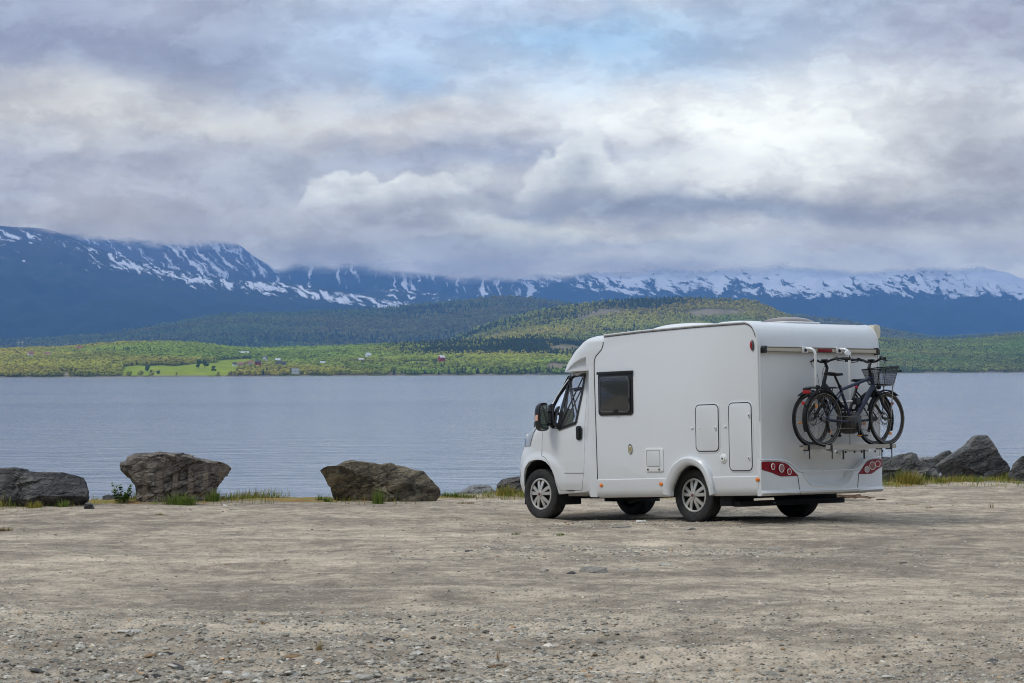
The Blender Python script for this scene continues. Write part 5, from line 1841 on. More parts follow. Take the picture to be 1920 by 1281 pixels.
def locker(x0, z0, x1, z1, r, locks, name='locker_door'):
    t = obj(name, MB().prism(rrect(x0, z0, x1, z1, r), 'y', SF - .008, SF + .010), M_PAINT, MO, .003)
    obj('door_frame', MB().prism(rrect(x0 - .030, z0 - .030, x1 + .030, z1 + .030, r + .028), 'y', SF - .005, SF + .0045), M_PAINT, t, .003)
    obj('door_seal', MB().tube([(x, SF + .006, z) for x, z in rrect(x0 - .007, z0 - .007, x1 + .007, z1 + .007, r + .007, 6)], .0055, 6, closed=True), M_BLACK, t)
    for lx, lz in locks:
        lk = MB().lathe([(0.001, 0), (.019, 0), (.019, .01), (.013, .016), (0.001, .016)], 'y', (0, 0, 0), 14, False)
        lk.v = [(lx + p[0] * .8, SF + .0105 + p[1], lz + p[2] * 1.7) for p in lk.v]
        lo = obj('lock', lk, M_ROOFV, t)
        obj('keyhole', MB().box((lx - .006, SF + .0265, lz - .012), (lx + .006, SF + .0285, lz + .010)), M_SEAM, lo)
    return t


locker(-.585, .925, -.192, 1.508, .06, [(-.548, 1.212)])
locker(-1.163, .675, -.782, 1.520, .06, [(-1.138, 1.364), (-1.126, .827)])
for x, z in ((-.115, 1.222), (-.250, 1.220), (-.707, 1.232)):
    obj('door_stop', MB().box((x - .020, SF - .002, z - .010), (x + .020, SF + .016, z + .008)), M_ROOFV, MO, .004)
# service hatch
ht = obj('service_hatch', MB().prism(rrect(.420, .660, .752, .968, .03), 'y', SF - .005, SF + .016), M_ROOFV, MO, .007)
obj('hatch_flap', MB().prism(rrect(.478, .735, .715, .935, .012), 'y', SF + .012, SF + .0185), M_PAINT, ht, .002)
obj('hatch_gap', MB().tube([(x, SF + .0165, z) for x, z in rrect(.472, .729, .721, .941, .014)], .0032, 5, closed=True), mat('grey_gap', (.22, .22, .22), .8), ht)
for x in (.700, .490):
    kn = MB().lathe([(0.001, 0), (.013, 0), (.013, .006), (0.001, .006)], 'y', (x, SF + .0165, .688), 12, False)
    obj('hatch_knob', kn, M_BLACK if x > .6 else mat('grey_trim'), ht)
# round filler cap
cp = MB().lathe([(0.001, 0), (.062, 0), (.062, .008), (.050, .016), (.036, .018), (.034, .028), (0.001, .030)], 'y', (-.667, SF - .001, .823), 24, False)
c_ = obj('filler_cap', cp, M_ROOFV, MO)
obj('cap_lock', MB().lathe([(0.001, 0), (.012, 0), (.012, .004), (0.001, .004)], 'y', (-.667, SF + .029, .823), 12, False), M_BLACK, c_)
# oval power inlet badge
bd = MB().lathe([(0.001, 0), (.052, 0), (.052, .006), (.046, .010), (0.001, .010)], 'y', (0, 0, 0), 20, False)
bd.v = [(1.040 + p[0] * .72, SF + p[1], .962 + p[2] * 1.22) for p in bd.v]
bo = obj('oval_badge', bd, mat('badge_cream', (.62, .58, .45), .5), MO)
rg_ = MB().tube([(1.040 + .036 * math.cos(a), SF + .010, .962 + .062 * math.sin(a)) for a in np.linspace(0, 2 * math.pi, 20, endpoint=False)], .0035, 5, closed=True)
obj('badge_rim', rg_, mat('badge_dark', (.08, .08, .07), .5), bo)
obj('badge_crest', MB().prism([(1.018, .950), (1.030, .925), (1.050, .925), (1.062, .950), (1.058, .985), (1.022, .985)], 'y', SF + .0098, SF + .0115), mat('badge_gold', (.36, .29, .13), .5), bo)
obj('badge_emblem', MB().prism([(1.024, 1.006), (1.056, 1.006), (1.052, 1.024), (1.040, 1.030), (1.028, 1.024)], 'y', SF + .0098, SF + .0120), mat('badge_blue', (.02, .04, .25), .5), bo)
# red marker lamp by the rear top corner
rl = MB().lathe([(0.001, 0), (.050, 0), (.050, .014), (.034, .026), (0.001, .028)], 'y', (0, 0, 0), 20, False)
rl.v = [(-1.212 + p[0] * .55 + p[2] * .06, SF + p[1], 2.243 + p[2] * 1.35) for p in rl.v]
ro = obj('side_lamp', rl, mat('grey_trim'), MO)
rl2 = MB(); rl2.v = [(x + .002 * 0, y + .004, z) for x, y, z in rl.v]; rl2.f = rl.f
rl2.v = [(-1.206 + (x + 1.212) * .82, y + .002, 2.243 + (z - 2.243) * .9) for x, y, z in rl2.v]
obj('lamp_lens', rl2, M_REDB, ro)

# ---- roof
def dome(name, x0, x1, w, z, h, m, y0=0.0, par=MO, bul=.5):
    mb = MB()
    n1, n2 = 14, 10
    for i in range(n1 + 1):
        for j in range(n2 + 1):
            a, c = -1 + 2 * i / n1, -1 + 2 * j / n2
            k = (max(0, 1 - abs(a) ** 3.2)) ** bul * (max(0, 1 - abs(c) ** 3.2)) ** bul
            mb.v.append(((x0 + x1) / 2 + (x1 - x0) / 2 * a, y0 + w / 2 * c, z + h * k - .004))
    for i in range(n1):
        for j in range(n2):
            mb.f.append((i * (n2 + 1) + j, (i + 1) * (n2 + 1) + j, (i + 1) * (n2 + 1) + j + 1, i * (n2 + 1) + j + 1))
    return obj(name, mb, m, par, smooth=50)


ROOFV = dome('roof_vent', .10, 1.06, .78, 2.520, .105, M_ROOFV, .42)
dome('roof_vent', -.62, .02, .70, 2.538, .075, M_ROOFV, .38)
rb_ = dome('roof_light', -1.04, -.52, .66, 2.540, .105, M_SMOKE, .02)
obj('roof_light_rim', MB().tube([(x, y, 2.562) for x, y in rrect(-1.05, -.32, -.51, .36, .06)], .012, 6, closed=True), M_ROOFV, rb_)
aw = obj('awning_box', MB().prism([(-1.152, 2.43), (-1.155, 2.535), (-1.20, 2.545), (-1.255, 2.535), (-1.272, 2.50), (-1.268, 2.40), (-1.23, 2.372), (-1.18, 2.372)], 'x', -1.21, 1.20), M_CREAM, MO, .006)
obj('end_cap', MB().prism([(-1.150, 2.42), (-1.152, 2.542), (-1.20, 2.552), (-1.262, 2.540), (-1.280, 2.50), (-1.275, 2.392), (-1.235, 2.364), (-1.175, 2.366)], 'x', -1.24, -1.205), M_CREAM, aw, .006)

# ---- rear: bumper with lamps
def boff(y):
    return .105 * (1 - min(1, abs(y) / 1.16) ** 3.2) ** .8 + .012


BT = [(1.158, .806), (1.10, .808), (.90, .802), (.80, .790), (.72, .765), (.655, .722), (.60, .680), (.56, .660), (.51, .652)]
top_ = BT + [(-y, z) for y, z in BT[::-1]]


def topz(y):
    p = sorted(top_)
    return float(np.interp(y, [a for a, _ in p], [c for _, c in p]))


def bumper_mesh(extra, zlo):
    ys = np.linspace(-1.158, 1.158, 97)
    v, f = [], []
    prof_n = 14
    for y in ys:
        zt = topz(y)
        o = boff(y) + extra
        for k in range(prof_n):
            t = k / (prof_n - 1)
            z = zlo + (zt - zlo) * t
            # lower lip tucks in, a soft ridge near the bottom, rounded upper edge
            off = o * (1 - .55 * max(0, 1 - t / .10) ** 2) + .030 * math.exp(-((z - .388) / .017) ** 2)
            if t > .93:
                off -= .03 * ((t - .93) / .07) ** 2
            v.append((XR - off, y, z))
        v.append((XR + .05, y, zt)); v.append((XR + .05, y, zlo))
    k = prof_n + 2
    for i in range(len(ys) - 1):
        for j in range(k):
            j2 = (j + 1) % k
            f.append((i * k + j, i * k + j2, (i + 1) * k + j2, (i + 1) * k + j))
    f.append(tuple(range(k))); f.append(tuple((len(ys) - 1) * k + j for j in range(k - 1, -1, -1)))
    return MB().add(v, f).mesh('rear_bumper', smooth=32)


bump = bumper_mesh(0, .350)
REC = [(-.515, .66), (.515, .66), (.50, .615), (.40, .515), (.345, .475), (.27, .458), (-.27, .458), (-.345, .475), (-.40, .515), (-.50, .615)]
pock = MB()
n_ = len(REC)
rin = [(y * .94, z + (.045 if z < .6 else .1)) for y, z in REC]
rout = [(y, z + (0 if z < .64 else .15)) for y, z in REC]
pock.v = [(XR - .028, y, z) for y, z in rin] + [(XR - .25, y * 1.06, z - (.05 if z < .64 else 0)) for y, z in rout]
pock.f = [tuple(range(n_)), tuple(range(2 * n_ - 1, n_ - 1, -1))] + [(i, i + n_, (i + 1) % n_ + n_, (i + 1) % n_) for i in range(n_)]
bump = boolean(bump, pock.mesh('c', smooth=0), 'DIFFERENCE')
LAMP = [(1.145, .776), (.98, .776), (.88, .770), (.80, .756), (.74, .730), (.66, .660), (.575, .592), (.86, .592), (.93, .612), (1.0, .640), (1.145, .680)]
lens = bumper_mesh(.006, .350)
for s in (1, -1):
    poly = [(s * y, z) for y, z in LAMP]
    bump = boolean(bump, MB().prism(scale_poly(poly, .004), 'x', XR - .30, XR - .004).mesh('c', smooth=0), 'DIFFERENCE')
shade(bump, 30)
BU = link('rear_bumper', bump, M_PAINT, MO)
for s in (1, -1):
    poly = [(s * y, z) for y, z in LAMP]
    lm_ = boolean(lens.copy(), MB().prism(poly, 'x', XR - .30, XR + .03).mesh('c', smooth=0), 'INTERSECT')
    shade(lm_, 30)
    lo = link('tail_lamp', lm_, M_RED, MO)
    for cy, cz, rr, mm in ((1.00, .716, .034, M_REDB), (.868, .693, .046, mat('clear_lens', (.30, .13, .12), .25)), (.742, .648, .034, M_REDB if s > 0 else mat('white_lens', (.42, .42, .40), .25))):
        ox = XR - boff(cy) - .012
        # tilt the round lamp to sit flat on the lens
        e = .01
        tilt = math.atan2(boff(cy + e) - boff(cy - e), 2 * e)
        for nm, prf, mtl in (('lamp_ring', [(rr, 0), (rr + .008, 0), (rr + .008, .010), (rr, .010)], M_CHROME if False else mat('lamp_ring', (.78, .72, .68), .3)), ('bulb_cover', [(.001, 0), (rr, 0), (rr * .9, .007), (.001, .010)], mm)):
            l_ = MB().lathe(prf, 'x', (0, 0, 0), 24, nm == 'lamp_ring')
            l_.v = [(ox - p[0] * 1.0 + p[1] * math.sin(tilt) * s * 1.0 * 1, s * cy + p[1] * 1.0, cz + p[2]) for p in l_.v]
            obj(nm, l_, mtl, lo)
for y0, y1 in ((.545, .585), (-.545, -.585)):
    obj('bumper_seam', MB().tube([(XR - boff(y0 + (y1 - y0) * t) - .002 - .014 * math.exp(-((.60 - .24 * t - .385) / .022) ** 2), y0 + (y1 - y0) * (1 - t), .60 - .24 * t) for t in np.linspace(0, 1, 14)], .004, 5), M_SEAM, BU)
obj('bumper_edge', MB().tube([(XR - boff(y) - .002, y, topz(y) - .004) for y in np.linspace(-1.14, 1.14, 60)], .011, 6), M_PAINT, BU)
lipl = [(y, z) for y, z in smoothline([(-.50, .618), (-.40, .517), (-.345, .477), (-.27, .459), (0, .457), (.27, .459), (.345, .477), (.40, .517), (.50, .618)], 5)]
obj('recess_lip', MB().tube([(XR - boff(y) - .002, y, z) for y, z in lipl], .008, 6), M_PAINT, BU)
# rail with end caps, high brake light
RZ = 2.190
rail = obj('rear_rail', MB().box((XR - .055, -1.06, RZ - .030), (XR - .004, 1.06, RZ + .034)), M_BEIGE, MO, .012)
obj('rail_shade_strip', MB().box((XR - .060, -1.055, RZ + .024), (XR - .05, 1.055, RZ + .034)).box((XR - .060, -1.055, RZ - .032), (XR - .05, 1.055, RZ - .024)), mat('rail_shadow', (.12, .105, .085), .5), rail)  # darkened rail beige: shade along the rail's edges put into the colour
for s in (1, -1):
    obj('end_cap', MB().prism([(s * 1.052, RZ - .046), (s * 1.112, RZ - .046), (s * 1.112, RZ + .02), (s * 1.085, RZ + .046), (s * 1.052, RZ + .046)], 'x', XR - .066, XR - .003), M_BLACK, rail, .008)
obj('brake_light', MB().box((XR - .074, -.16, RZ - .022), (XR - .062, .10, RZ + .016)), M_RED, MO, .004)
# thin sealing strips on the rear corners
for s in (1, -1):
    obj('corner_trim', MB().tube([(XR - .006, s * 1.135, .80), (XR - .006, s * 1.135, 2.25)], .014, 6), M_ROOFV, MO)

# ---- bicycle rack, bolted to the back
rack = tag(empty('bicycle_rack'), 'silver tube rack with rails under the bicycles'); rack.parent = MO
rb = MB()
RY = (.325, -.325)
for y in RY:
    pth = [(XR - .03, y + .03, 2.200), (XR - .12, y + .02, 2.205), (XR - .185, y + .01, 2.19), (XR - .215, y, 2.14), (XR - .22, y, 2.05), (XR - .215, y, 1.3), (XR - .20, y, 1.02), (XR - .16, y, .93), (XR - .02, y, .86)]
    obj('upright_tube', MB().tube([tuple(p) for p in smoothline(pth, 4)], .0175, 10), M_SILVER, rack)
    obj('rail_clamp', MB().box((XR - .085, y - .015, RZ - .036), (XR - .03, y + .075, RZ + .045)), M_SILVER, rack, .006)
    obj('clamp_bolt', MB().box((XR - .10, y + .02, RZ - .022), (XR - .085, y + .055, RZ + .016)), M_BLACK, rack, .004)
obj('cross_tube', MB().tube([(XR - .21, .36, 1.52), (XR - .21, -.40, 1.52)], .014, 8), M_SILVER, rack)
obj('holding_arm', MB().tube([(XR - .21, -.10, 1.515), (XR - .33, -.12, 1.525), (XR - .40, -.22, 1.53)], .013, 8), M_SILVER, rack)
obj('arm_clamp', MB().box((XR - .45, -.27, 1.485), (XR - .37, -.18, 1.575)), M_BLACK, rack, .012)
RAILX = (XR - .25, XR - .45)
for i, x in enumerate(RAILX):
    y1, y0 = (.66, -.93) if i == 0 else (.46, -.89)
    obj('wheel_rail', MB().prism([(x - .040, .975), (x - .034, .975), (x - .028, .953), (x + .028, .953), (x + .034, .975), (x + .040, .975), (x + .036, .920), (x - .036, .920)], 'y', y0, y1), mat('rail_alu', (.42, .395, .35), .4, metal=.35), rack)
    for yy in (y1 - .10, y0 + .10):
        obj('wheel_strap', MB().box((x - .046, yy - .018, .905), (x + .046, yy + .018, .985)), M_BLACK, rack, .006)
        obj('strap_end', MB().box((x - .050, yy - .008, .80), (x - .044, yy + .008, .915)), M_RUB, rack)
for y in (.30, -.36):
    obj('rack_arm', MB().box((XR - .50, y - .02, .880), (XR - .02, y + .02, .908)), M_SILVER, rack, .004)
for y in (.22, .05, -.12, -.26, -.52, -.66):
    obj('rack_foot', MB().lathe([(.001, .0), (.014, .0), (.009, .02), (.020, .028), (.001, .028)], 'z', (RAILX[1] + .0, y, .868), 10, False), M_BLACK, rack)
for y in (.10, -.30):
    obj('strap_end', MB().box((RAILX[1] - .012, y - .008, .79), (RAILX[1] + .004, y + .008, .905)), M_RUB, rack)

# ---- underbody
ub = MB().box((-1.18, -.98, .34), (1.72, .98, .42)).box((1.6, -.55, .28), (3.4, .55, .40))
obj('chassis', ub, M_DARK, MO)
obj('tow_beam', MB().box((-.78, -1.02, .205), (-.66, .98, .275)), M_DARK, MO, .006)
for s in (1, -1):
    obj('mud_flap', MB().box((-.66, s * .80 - .20, .215 if s > 0 else .262), (-.46, s * .80 + .22, .355)), M_DARK, MO, .006)
obj('beam_label', MB().box((-.7825, .32, .232), (-.781, .37, .248)), mat('grey_trim'), MO)
obj('exhaust', MB().tube([(1.25, .72, .31), (1.36, .80, .27), (1.42, .86, .245)], .03, 8), M_DARK, MO)
obj('step_well', MB().box((1.85, .50, .31), (2.60, .80, .36)), M_DARK, MO)

# ---- wheels
TR = .350
tyre_prof = [(.218, .075), (.232, .102), (.262, .116), (.300, .119), (.330, .111), (.344, .096), (.350, .080), (.350, .056), (.341, .054), (.341, .048), (.350, .046), (.350, .012), (.341, .010), (.341, -.010), (.350, -.012), (.350, -.046), (.341, -.048), (.341, -.054), (.350, -.056), (.350, -.080), (.344, -.096), (.330, -.111), (.300, -.119), (.262, -.116), (.232, -.102), (.218, -.075)]
m, q, b = newmat('tyre_rubber')
tc = q.n('ShaderNodeTexCoord').outputs['Object']
x_, y_, z_ = q.sep(tc)[:]
ang = q.m('ARCTAN2', z_, x_); rad = q.v('LENGTH', q.xyz(x_, z_, 0))
blk = q.ss(q.m('SINE', q.m('ADD', q.m('MULTIPLY', ang, 62.0), q.m('MULTIPLY', y_, 40))), -.35, -.1)
tread = q.ss(rad, .334, .342)
side = q.m('SINE', q.m('MULTIPLY', rad, 420))
hgt = q.m('ADD', q.m('MULTIPLY', tread, blk), q.m('MULTIPLY', q.m('MULTIPLY', side, .14), q.m('SUBTRACT', 1.0, tread)))
bn = q.n('ShaderNodeBump'); bn.inputs['Strength'].default_value = 1.0; bn.inputs['Distance'].default_value = .007
q.put(bn.inputs['Height'], hgt); q.put(b.inputs['Normal'], bn.outputs[0])
dusty = q.noise(tc, 7, 5, .6)
q.put(b.inputs['Base Color'], q.mix(q.m('MULTIPLY', q.ss(dusty, .4, .75), .5), (.014, .014, .014), (.055, .051, .046)))
b.inputs['Roughness'].default_value = .75
M_TYRE = m


def wheel(x, y, side_):
    w_ = empty('wheel', (x, y, TR)); w_.parent = MO
    if side_ < 0:
        w_.rotation_euler = (0, 0, math.pi)
    t = obj('tyre', MB().lathe(tyre_prof, 'y', (0, 0, 0), 56), M_TYRE, w_, smooth=28)
    t.scale = (1, .95, 1)
    obj('rim', MB().lathe([(.001, -.02), (.19, -.02), (.222, .06), (.222, .085), (.208, .085), (.18, .03), (.001, .03)], 'y', (0, 0, 0), 40, False), M_DARK, w_)
    cv_ = MB().lathe([(.204, .070), (.222, .085), (.220, .094), (.205, .098), (.196, .094), (.194, .080)], 'y', (0, 0, 0), 48)
    pet = []
    for i in range(5):
        a0 = 2 * math.pi * (i + .25) / 5
        for off, w0, w1, r0, r1 in ((-.245, .13, .085, .03, .200), (.245, .13, .085, .03, .200), (0.0, .16, .04, .02, .075)):
            mb = MB()
            a = a0 + off
            n_ = 7
            for k in range(n_):
                t_ = k / (n_ - 1)
                r_ = r0 + (r1 - r0) * t_
                hw = (w0 + (w1 - w0) * t_) * r_ * 1.35 + .010 * (1 - t_)
                yb = .108 - .028 * t_ ** 2
                for sgn in (-1, 1):
                    px_, pz_ = r_, sgn * hw
                    mb.v.append((px_ * math.cos(a) - pz_ * math.sin(a), yb, px_ * math.sin(a) + pz_ * math.cos(a)))
                for sgn in (1, -1):
                    px_, pz_ = r_, sgn * hw
                    mb.v.append((px_ * math.cos(a) - pz_ * math.sin(a), yb - .016, px_ * math.sin(a) + pz_ * math.cos(a)))
            for k in range(n_ - 1):
                for j in range(4):
                    j2 = (j + 1) % 4
                    mb.f.append((k * 4 + j, k * 4 + j2, (k + 1) * 4 + j2, (k + 1) * 4 + j))
            mb.f.append((0, 1, 2, 3)); mb.f.append(tuple((n_ - 1) * 4 + j for j in (3, 2, 1, 0)))
            cv_.add(mb.v, mb.f)
    obj('wheel_cover', cv_, M_COVER, w_, smooth=30)
    obj('hub_cap', MB().lathe([(.001, .108), (.040, .108), (.036, .118), (.001, .121)], 'y', (0, 0, 0), 20, False), M_COVER, w_)
    obj('hub_emblem', MB().lathe([(.001, .119), (.022, .119), (.021, .1235), (.001, .1240)], 'y', (0, 0, 0), 20, False), mat('emblem_red', (.16, .05, .06), .4), w_)
    return w_


for x, y, s in ((0, 1.02, 1), (0, -1.02, -1), (WB, .955, 1), (WB, -.955, -1)):
    wheel(x, y - s * .085, s)
obj('axle', MB().tube([(0, -.85, .33), (0, .85, .33)], .05, 8), M_DARK, MO)
obj('axle', MB().tube([(WB, -.8, .33), (WB, .8, .33)], .05, 8), M_DARK, MO)


# ================================================================== bicycles
M_BFRAME = mat('navy_frame_paint', (0.012, 0.016, 0.042), .38, spec=.35, coat=.15)
M_BFRAME2 = mat('black_frame_paint', (0.010, 0.010, 0.011), .4, spec=.35, coat=.15)
M_BBLK = mat('bike_black', (0.007, 0.007, 0.008), .5, spec=.3)
M_BRIM = mat('bike_rim', (0.055, 0.05, 0.045), .35, metal=.5)
M_BWALL = mat('bike_tyre', (0.011, 0.0105, 0.010), .75, spec=.25)
M_STRIPE = mat('reflective_stripe', (0.21, 0.19, 0.155), .4)
M_SPOKE = mat('spoke_steel', (0.22, 0.22, 0.22), .35, metal=.8)
M_REFL = mat('orange_reflector', (0.75, 0.26, 0.02), .25, coat=.5)
M_GREYM = mat('grey_metal', (0.20, 0.20, 0.20), .4, metal=.6)
M_MOTOR = mat('motor_housing', (0.035, 0.031, 0.028), .5, var=.3, vscale=18)
M_REDA = mat('red_anodised', (0.55, 0.02, 0.05), .3, metal=.4)
M_WHITEM = mat('mirror_white', (0.80, 0.81, 0.82), .2)
M_FIRST = mat('fork_silver', (.33, .30, .26), .4, metal=.4)
m, q, b = newmat('basket_mesh')
tr = q.n('ShaderNodeBsdfTransparent'); mx = q.n('ShaderNodeMixShader'); mx.inputs[0].default_value = .26
tcb = q.n('ShaderNodeTexCoord').outputs['Object']
gx_, gy_, gz_ = q.sep(tcb)[:]
b.inputs['Base Color'].default_value = (.03, .03, .035, 1)
q.nt.links.new(tr.outputs[0], mx.inputs[1]); q.nt.links.new(b.outputs[0], mx.inputs[2])
q.nt.links.new(mx.outputs[0], q.nt.nodes['Material Output'].inputs[0])
M_BNET = m
WR = .345


def bikewheel(root, x, rear, phase):
    w_ = empty('wheel', (x, 0, WR)); w_.parent = root
    n_ = 48
    cs = lambda r, h, k=10: [(r + h * math.cos(2 * math.pi * i / k), h * .92 * math.sin(2 * math.pi * i / k)) for i in range(k)]
    obj('tyre', MB().lathe(cs(WR - .022, .022, 12), 'y', n=n_), M_BWALL, w_)
    st_ = MB()
    for s in (-1, 1):
        st_.lathe([(WR - .030, s * .0192), (WR - .026, s * .0212), (WR - .022, s * .0216), (WR - .026, s * .0200)], 'y', n=n_)
    obj('reflective_stripe', st_, M_STRIPE, w_)
    obj('rim', MB().lathe([(.306, -.013), (.302, -.010), (.286, -.006), (.286, .006), (.302, .010), (.306, .013)], 'y', n=n_), M_BRIM, w_)
    sp = MB()
    for i in range(32):
        a = 2 * math.pi * i / 32 + phase
        off = .5 * (1 if (i // 2) % 2 else -1)
        s = -1 if i % 2 else 1
        sp.tube([(.024 * math.cos(a + off), s * .026, .024 * math.sin(a + off)), (.288 * math.cos(a), 0, .288 * math.sin(a))], .0012, 4, cap=False)
    obj('spokes', sp, M_SPOKE, w_)
    hb = MB().lathe([(.001, -.05), (.012, -.05), (.012, -.034), (.028, -.030), (.028, -.022), (.016, -.016), (.016, .016), (.028, .022), (.028, .030), (.012, .034), (.012, .05), (.001, .05)], 'y', n=16, closed=False)
    obj('hub', hb, M_BBLK if rear else M_GREYM, w_)
    for a in ((1.9, -1.2) if rear else (-1.75,)):
        rc = MB().lathe([(.001, -.007), (.026, -.007), (.026, .007), (.001, .007)], 'y', n=14, closed=False)
        ca, sa = math.cos(a + phase), math.sin(a + phase)
        rc.v = [(ca * .205 + p[0] * .9 * ca - p[2] * .72 * sa, p[1], sa * .205 + p[0] * .9 * sa + p[2] * .72 * ca) for p in rc.v]
        obj('reflector', rc, M_REFL, w_)
    if rear:
        for i, r_ in enumerate((.052, .045, .039, .033, .027)):
            pass
        obj('cassette', MB().lathe([(.012, -.056), (.024, -.054), (.030, -.050), (.036, -.046), (.042, -.042), (.050, -.037), (.054, -.034), (.012, -.032)], 'y', n=28), M_GREYM, w_, smooth=10)
    else:
        obj('brake_disc', MB().lathe([(.062, .036), (.080, .036), (.080, .039), (.062, .039)], 'y', n=28), M_GREYM, w_, smooth=10)
    return w_


def bicycle(name, label, loc, rz, wb, frame_m, step, basket, carrier, mirror, bar_yaw, phase):
    r = empty(name)
    r.matrix_world = MO_M @ Matrix.Translation(loc) @ Matrix.Rotation(rz, 4, 'Z')
    tag(r, label, 'bicycle', 'bicycles carried on the rear rack')
    bb = (.545, .295)
    hb_, ht_ = (wb - .235, .735), (wb - .295, .905)
    seat = (.345, .715)
    T = lambda pts, rad, n=8: MB().tube([(p[0], p[2] if len(p) > 2 else 0, p[1]) for p in pts], rad, n)
    fr = MB()

    def add(mb): fr.add(mb.v, mb.f)
    add(T([(hb_[0] - .012, hb_[1] + .035), (bb[0] + .045, bb[1] + .035)], .035, 12))
    if step:
        add(T([(hb_[0] - .03, hb_[1] + .07), (.62, .52), (.47, .45)], .019, 10))
    else:
        add(T([(ht_[0] + .010, ht_[1] - .035), seat], .021, 10))
    add(T([bb, seat, (seat[0] - .018, seat[1] + .04)], .018, 10))
    add(T([hb_, ht_], .025, 12))
    for s in (-1, 1):
        add(T([(bb[0] - .02, bb[1] + .01, s * .035), (.30, .315, s * .055), (0, WR, s * .062)], [.014, .013, .010]))
        add(T([(seat[0] + .01, seat[1] - .02, s * .018), (.18, .54, s * .05), (0, WR, s * .062)], [.011, .010, .009]))
    F = obj('frame', fr, frame_m, r)
    lg = MB()
    for s in (-1, 1):
        pass
    # fork
    fk = MB()
    fk.tube([(hb_[0], 0, hb_[1]), (hb_[0] + .018, 0, hb_[1] - .05)], .026, 10)
    fk.box((hb_[0] - .02, -.075, hb_[1] - .075), (hb_[0] + .055, .075, hb_[1] - .045))
    for s in (-1, 1):
        fk.tube([(hb_[0] + .012, s * .062, hb_[1] - .05), (hb_[0] + .085, s * .062, hb_[1] - .20), (wb - .025, s * .062, WR + .06), (wb, s * .060, WR)], [.016, .018, .018, .013], 10)
    obj('fork', fk, M_BBLK, r)
    bikewheel(r, 0, True, phase); bikewheel(r, wb, False, phase * 1.7)
    # mudguards
    for cx, a0, a1, st_ in ((0, 20, 205, 1), (wb, 52, 165, 0)):
        mg = MB()
        n_ = 22
        for i in range(n_ + 1):
            a = R(a0 + (a1 - a0) * i / n_)
            for yy, rr in ((-.030, .358), (-.020, .372), (0, .377), (.020, .372), (.030, .358)):
                mg.v.append((cx + rr * math.cos(a), yy, WR + rr * math.sin(a)))
        for i in range(n_):
            for j in range(4):
                mg.f.append((i * 5 + j, i * 5 + j + 1, (i + 1) * 5 + j + 1, (i + 1) * 5 + j))
        mg.f += [tuple(reversed(q_)) for q_ in []]
        gd = obj('mudguard', mg, M_BBLK, r)
        stv = MB()
        for s in (-1, 1):
            for aa in ((R(150), R(200)) if st_ else (R(150), R(100))):
                stv.tube([(cx, s * .055, WR), (cx + .362 * math.cos(aa), s * .032, WR + .362 * math.sin(aa))], .0028, 5)
        obj('stay', stv, M_BBLK, gd)
    # drive unit
    mo = MB()
    outl = [(bb[0] - .085, bb[1] - .02), (bb[0] - .07, bb[1] - .075), (bb[0] - .01, bb[1] - .105), (bb[0] + .07, bb[1] - .085), (bb[0] + .115, bb[1] - .02), (bb[0] + .11, bb[1] + .06), (bb[0] + .05, bb[1] + .105), (bb[0] - .03, bb[1] + .085)]
    outl = [(bb[0] + (x - bb[0]) * 1.15, bb[1] + (z - bb[1]) * 1.35) for x, z in outl]
    mo.prism(outl, 'y', -.058, .058)
    MU = obj('motor_unit', mo, M_MOTOR, r, .018)
    obj('motor_cover', MB().lathe([(.001, -.090), (.040, -.088), (.085, -.078), (.104, -.062), (.104, -.05), (.001, -.05)], 'y', (bb[0] + .005, 0, bb[1]), 28, False), M_MOTOR, MU)
    obj('chain_ring', MB().lathe([(.045, -.082), (.070, -.082), (.072, -.079), (.070, -.076), (.045, -.076)], 'y', (bb[0], 0, bb[1]), 32), M_BBLK, r, smooth=15)
    ck = MB()
    ca = R(-84)
    for s, aa in ((-1, ca), (1, ca + math.pi)):
        ck.tube([(bb[0], s * .085, bb[1]), (bb[0] + .165 * math.cos(aa), s * .100, bb[1] + .165 * math.sin(aa))], [.016, .011], 8)
    CK = obj('crank', ck, M_BBLK, r)
    for s, aa in ((-1, ca), (1, ca + math.pi)):
        cx, cz = bb[0] + .165 * math.cos(aa), bb[1] + .165 * math.sin(aa)
        y0, y1 = sorted((s * .112, s * .205))
        pd = MB()
        for xx in (-.048, .034):
            pd.box((cx + xx, y0, cz - .012), (cx + xx + .014, y1, cz + .012))
        for t_ in (0, .46, .92):
            yy = y0 + (y1 - y0) * t_
            pd.box((cx - .034, yy, cz - .010), (cx + .034, yy + (y1 - y0) * .08, cz + .010))
        p_ = obj('pedal', pd, M_BBLK, CK)
        p_.location = (0, 0, 0)
        obj('pedal_reflector', MB().box((cx - .056, y0 + .012, cz - .006), (cx - .049, y1 - .012, cz + .006)), M_REFL, CK)
    ch = MB()
    ch.tube([(0, -.046, WR + .046), (bb[0], -.079, bb[1] + .071)], .0038, 5)
    ch.tube([(.045, -.046, WR - .155), (.25, -.06, WR - .12), (bb[0], -.079, bb[1] - .071)], .0038, 5)
    obj('chain', ch, M_GREYM, r)
    dr = MB().tube([(.0, -.062, WR - .02), (.005, -.066, WR - .07), (.035, -.066, WR - .155)], [.016, .020, .014], 8)
    dr.lathe([(.001, -.072), (.024, -.072), (.024, -.060), (.001, -.060)], 'y', (.03, 0, WR - .15), 14, False)
    dr.lathe([(.001, -.072), (.022, -.072), (.022, -.060), (.001, -.060)], 'y', (.005, 0, WR - .08), 14, False)
    obj('derailleur', dr, M_BBLK, r)
    # seat
    sz = .915 if not step else .845
    k = (sz - seat[1]) * .43
    SP = obj('seat_post', T([(seat[0] - .014, seat[1] + .03), (seat[0] - .02 - k, sz - .03)], .0145), M_BBLK, r)
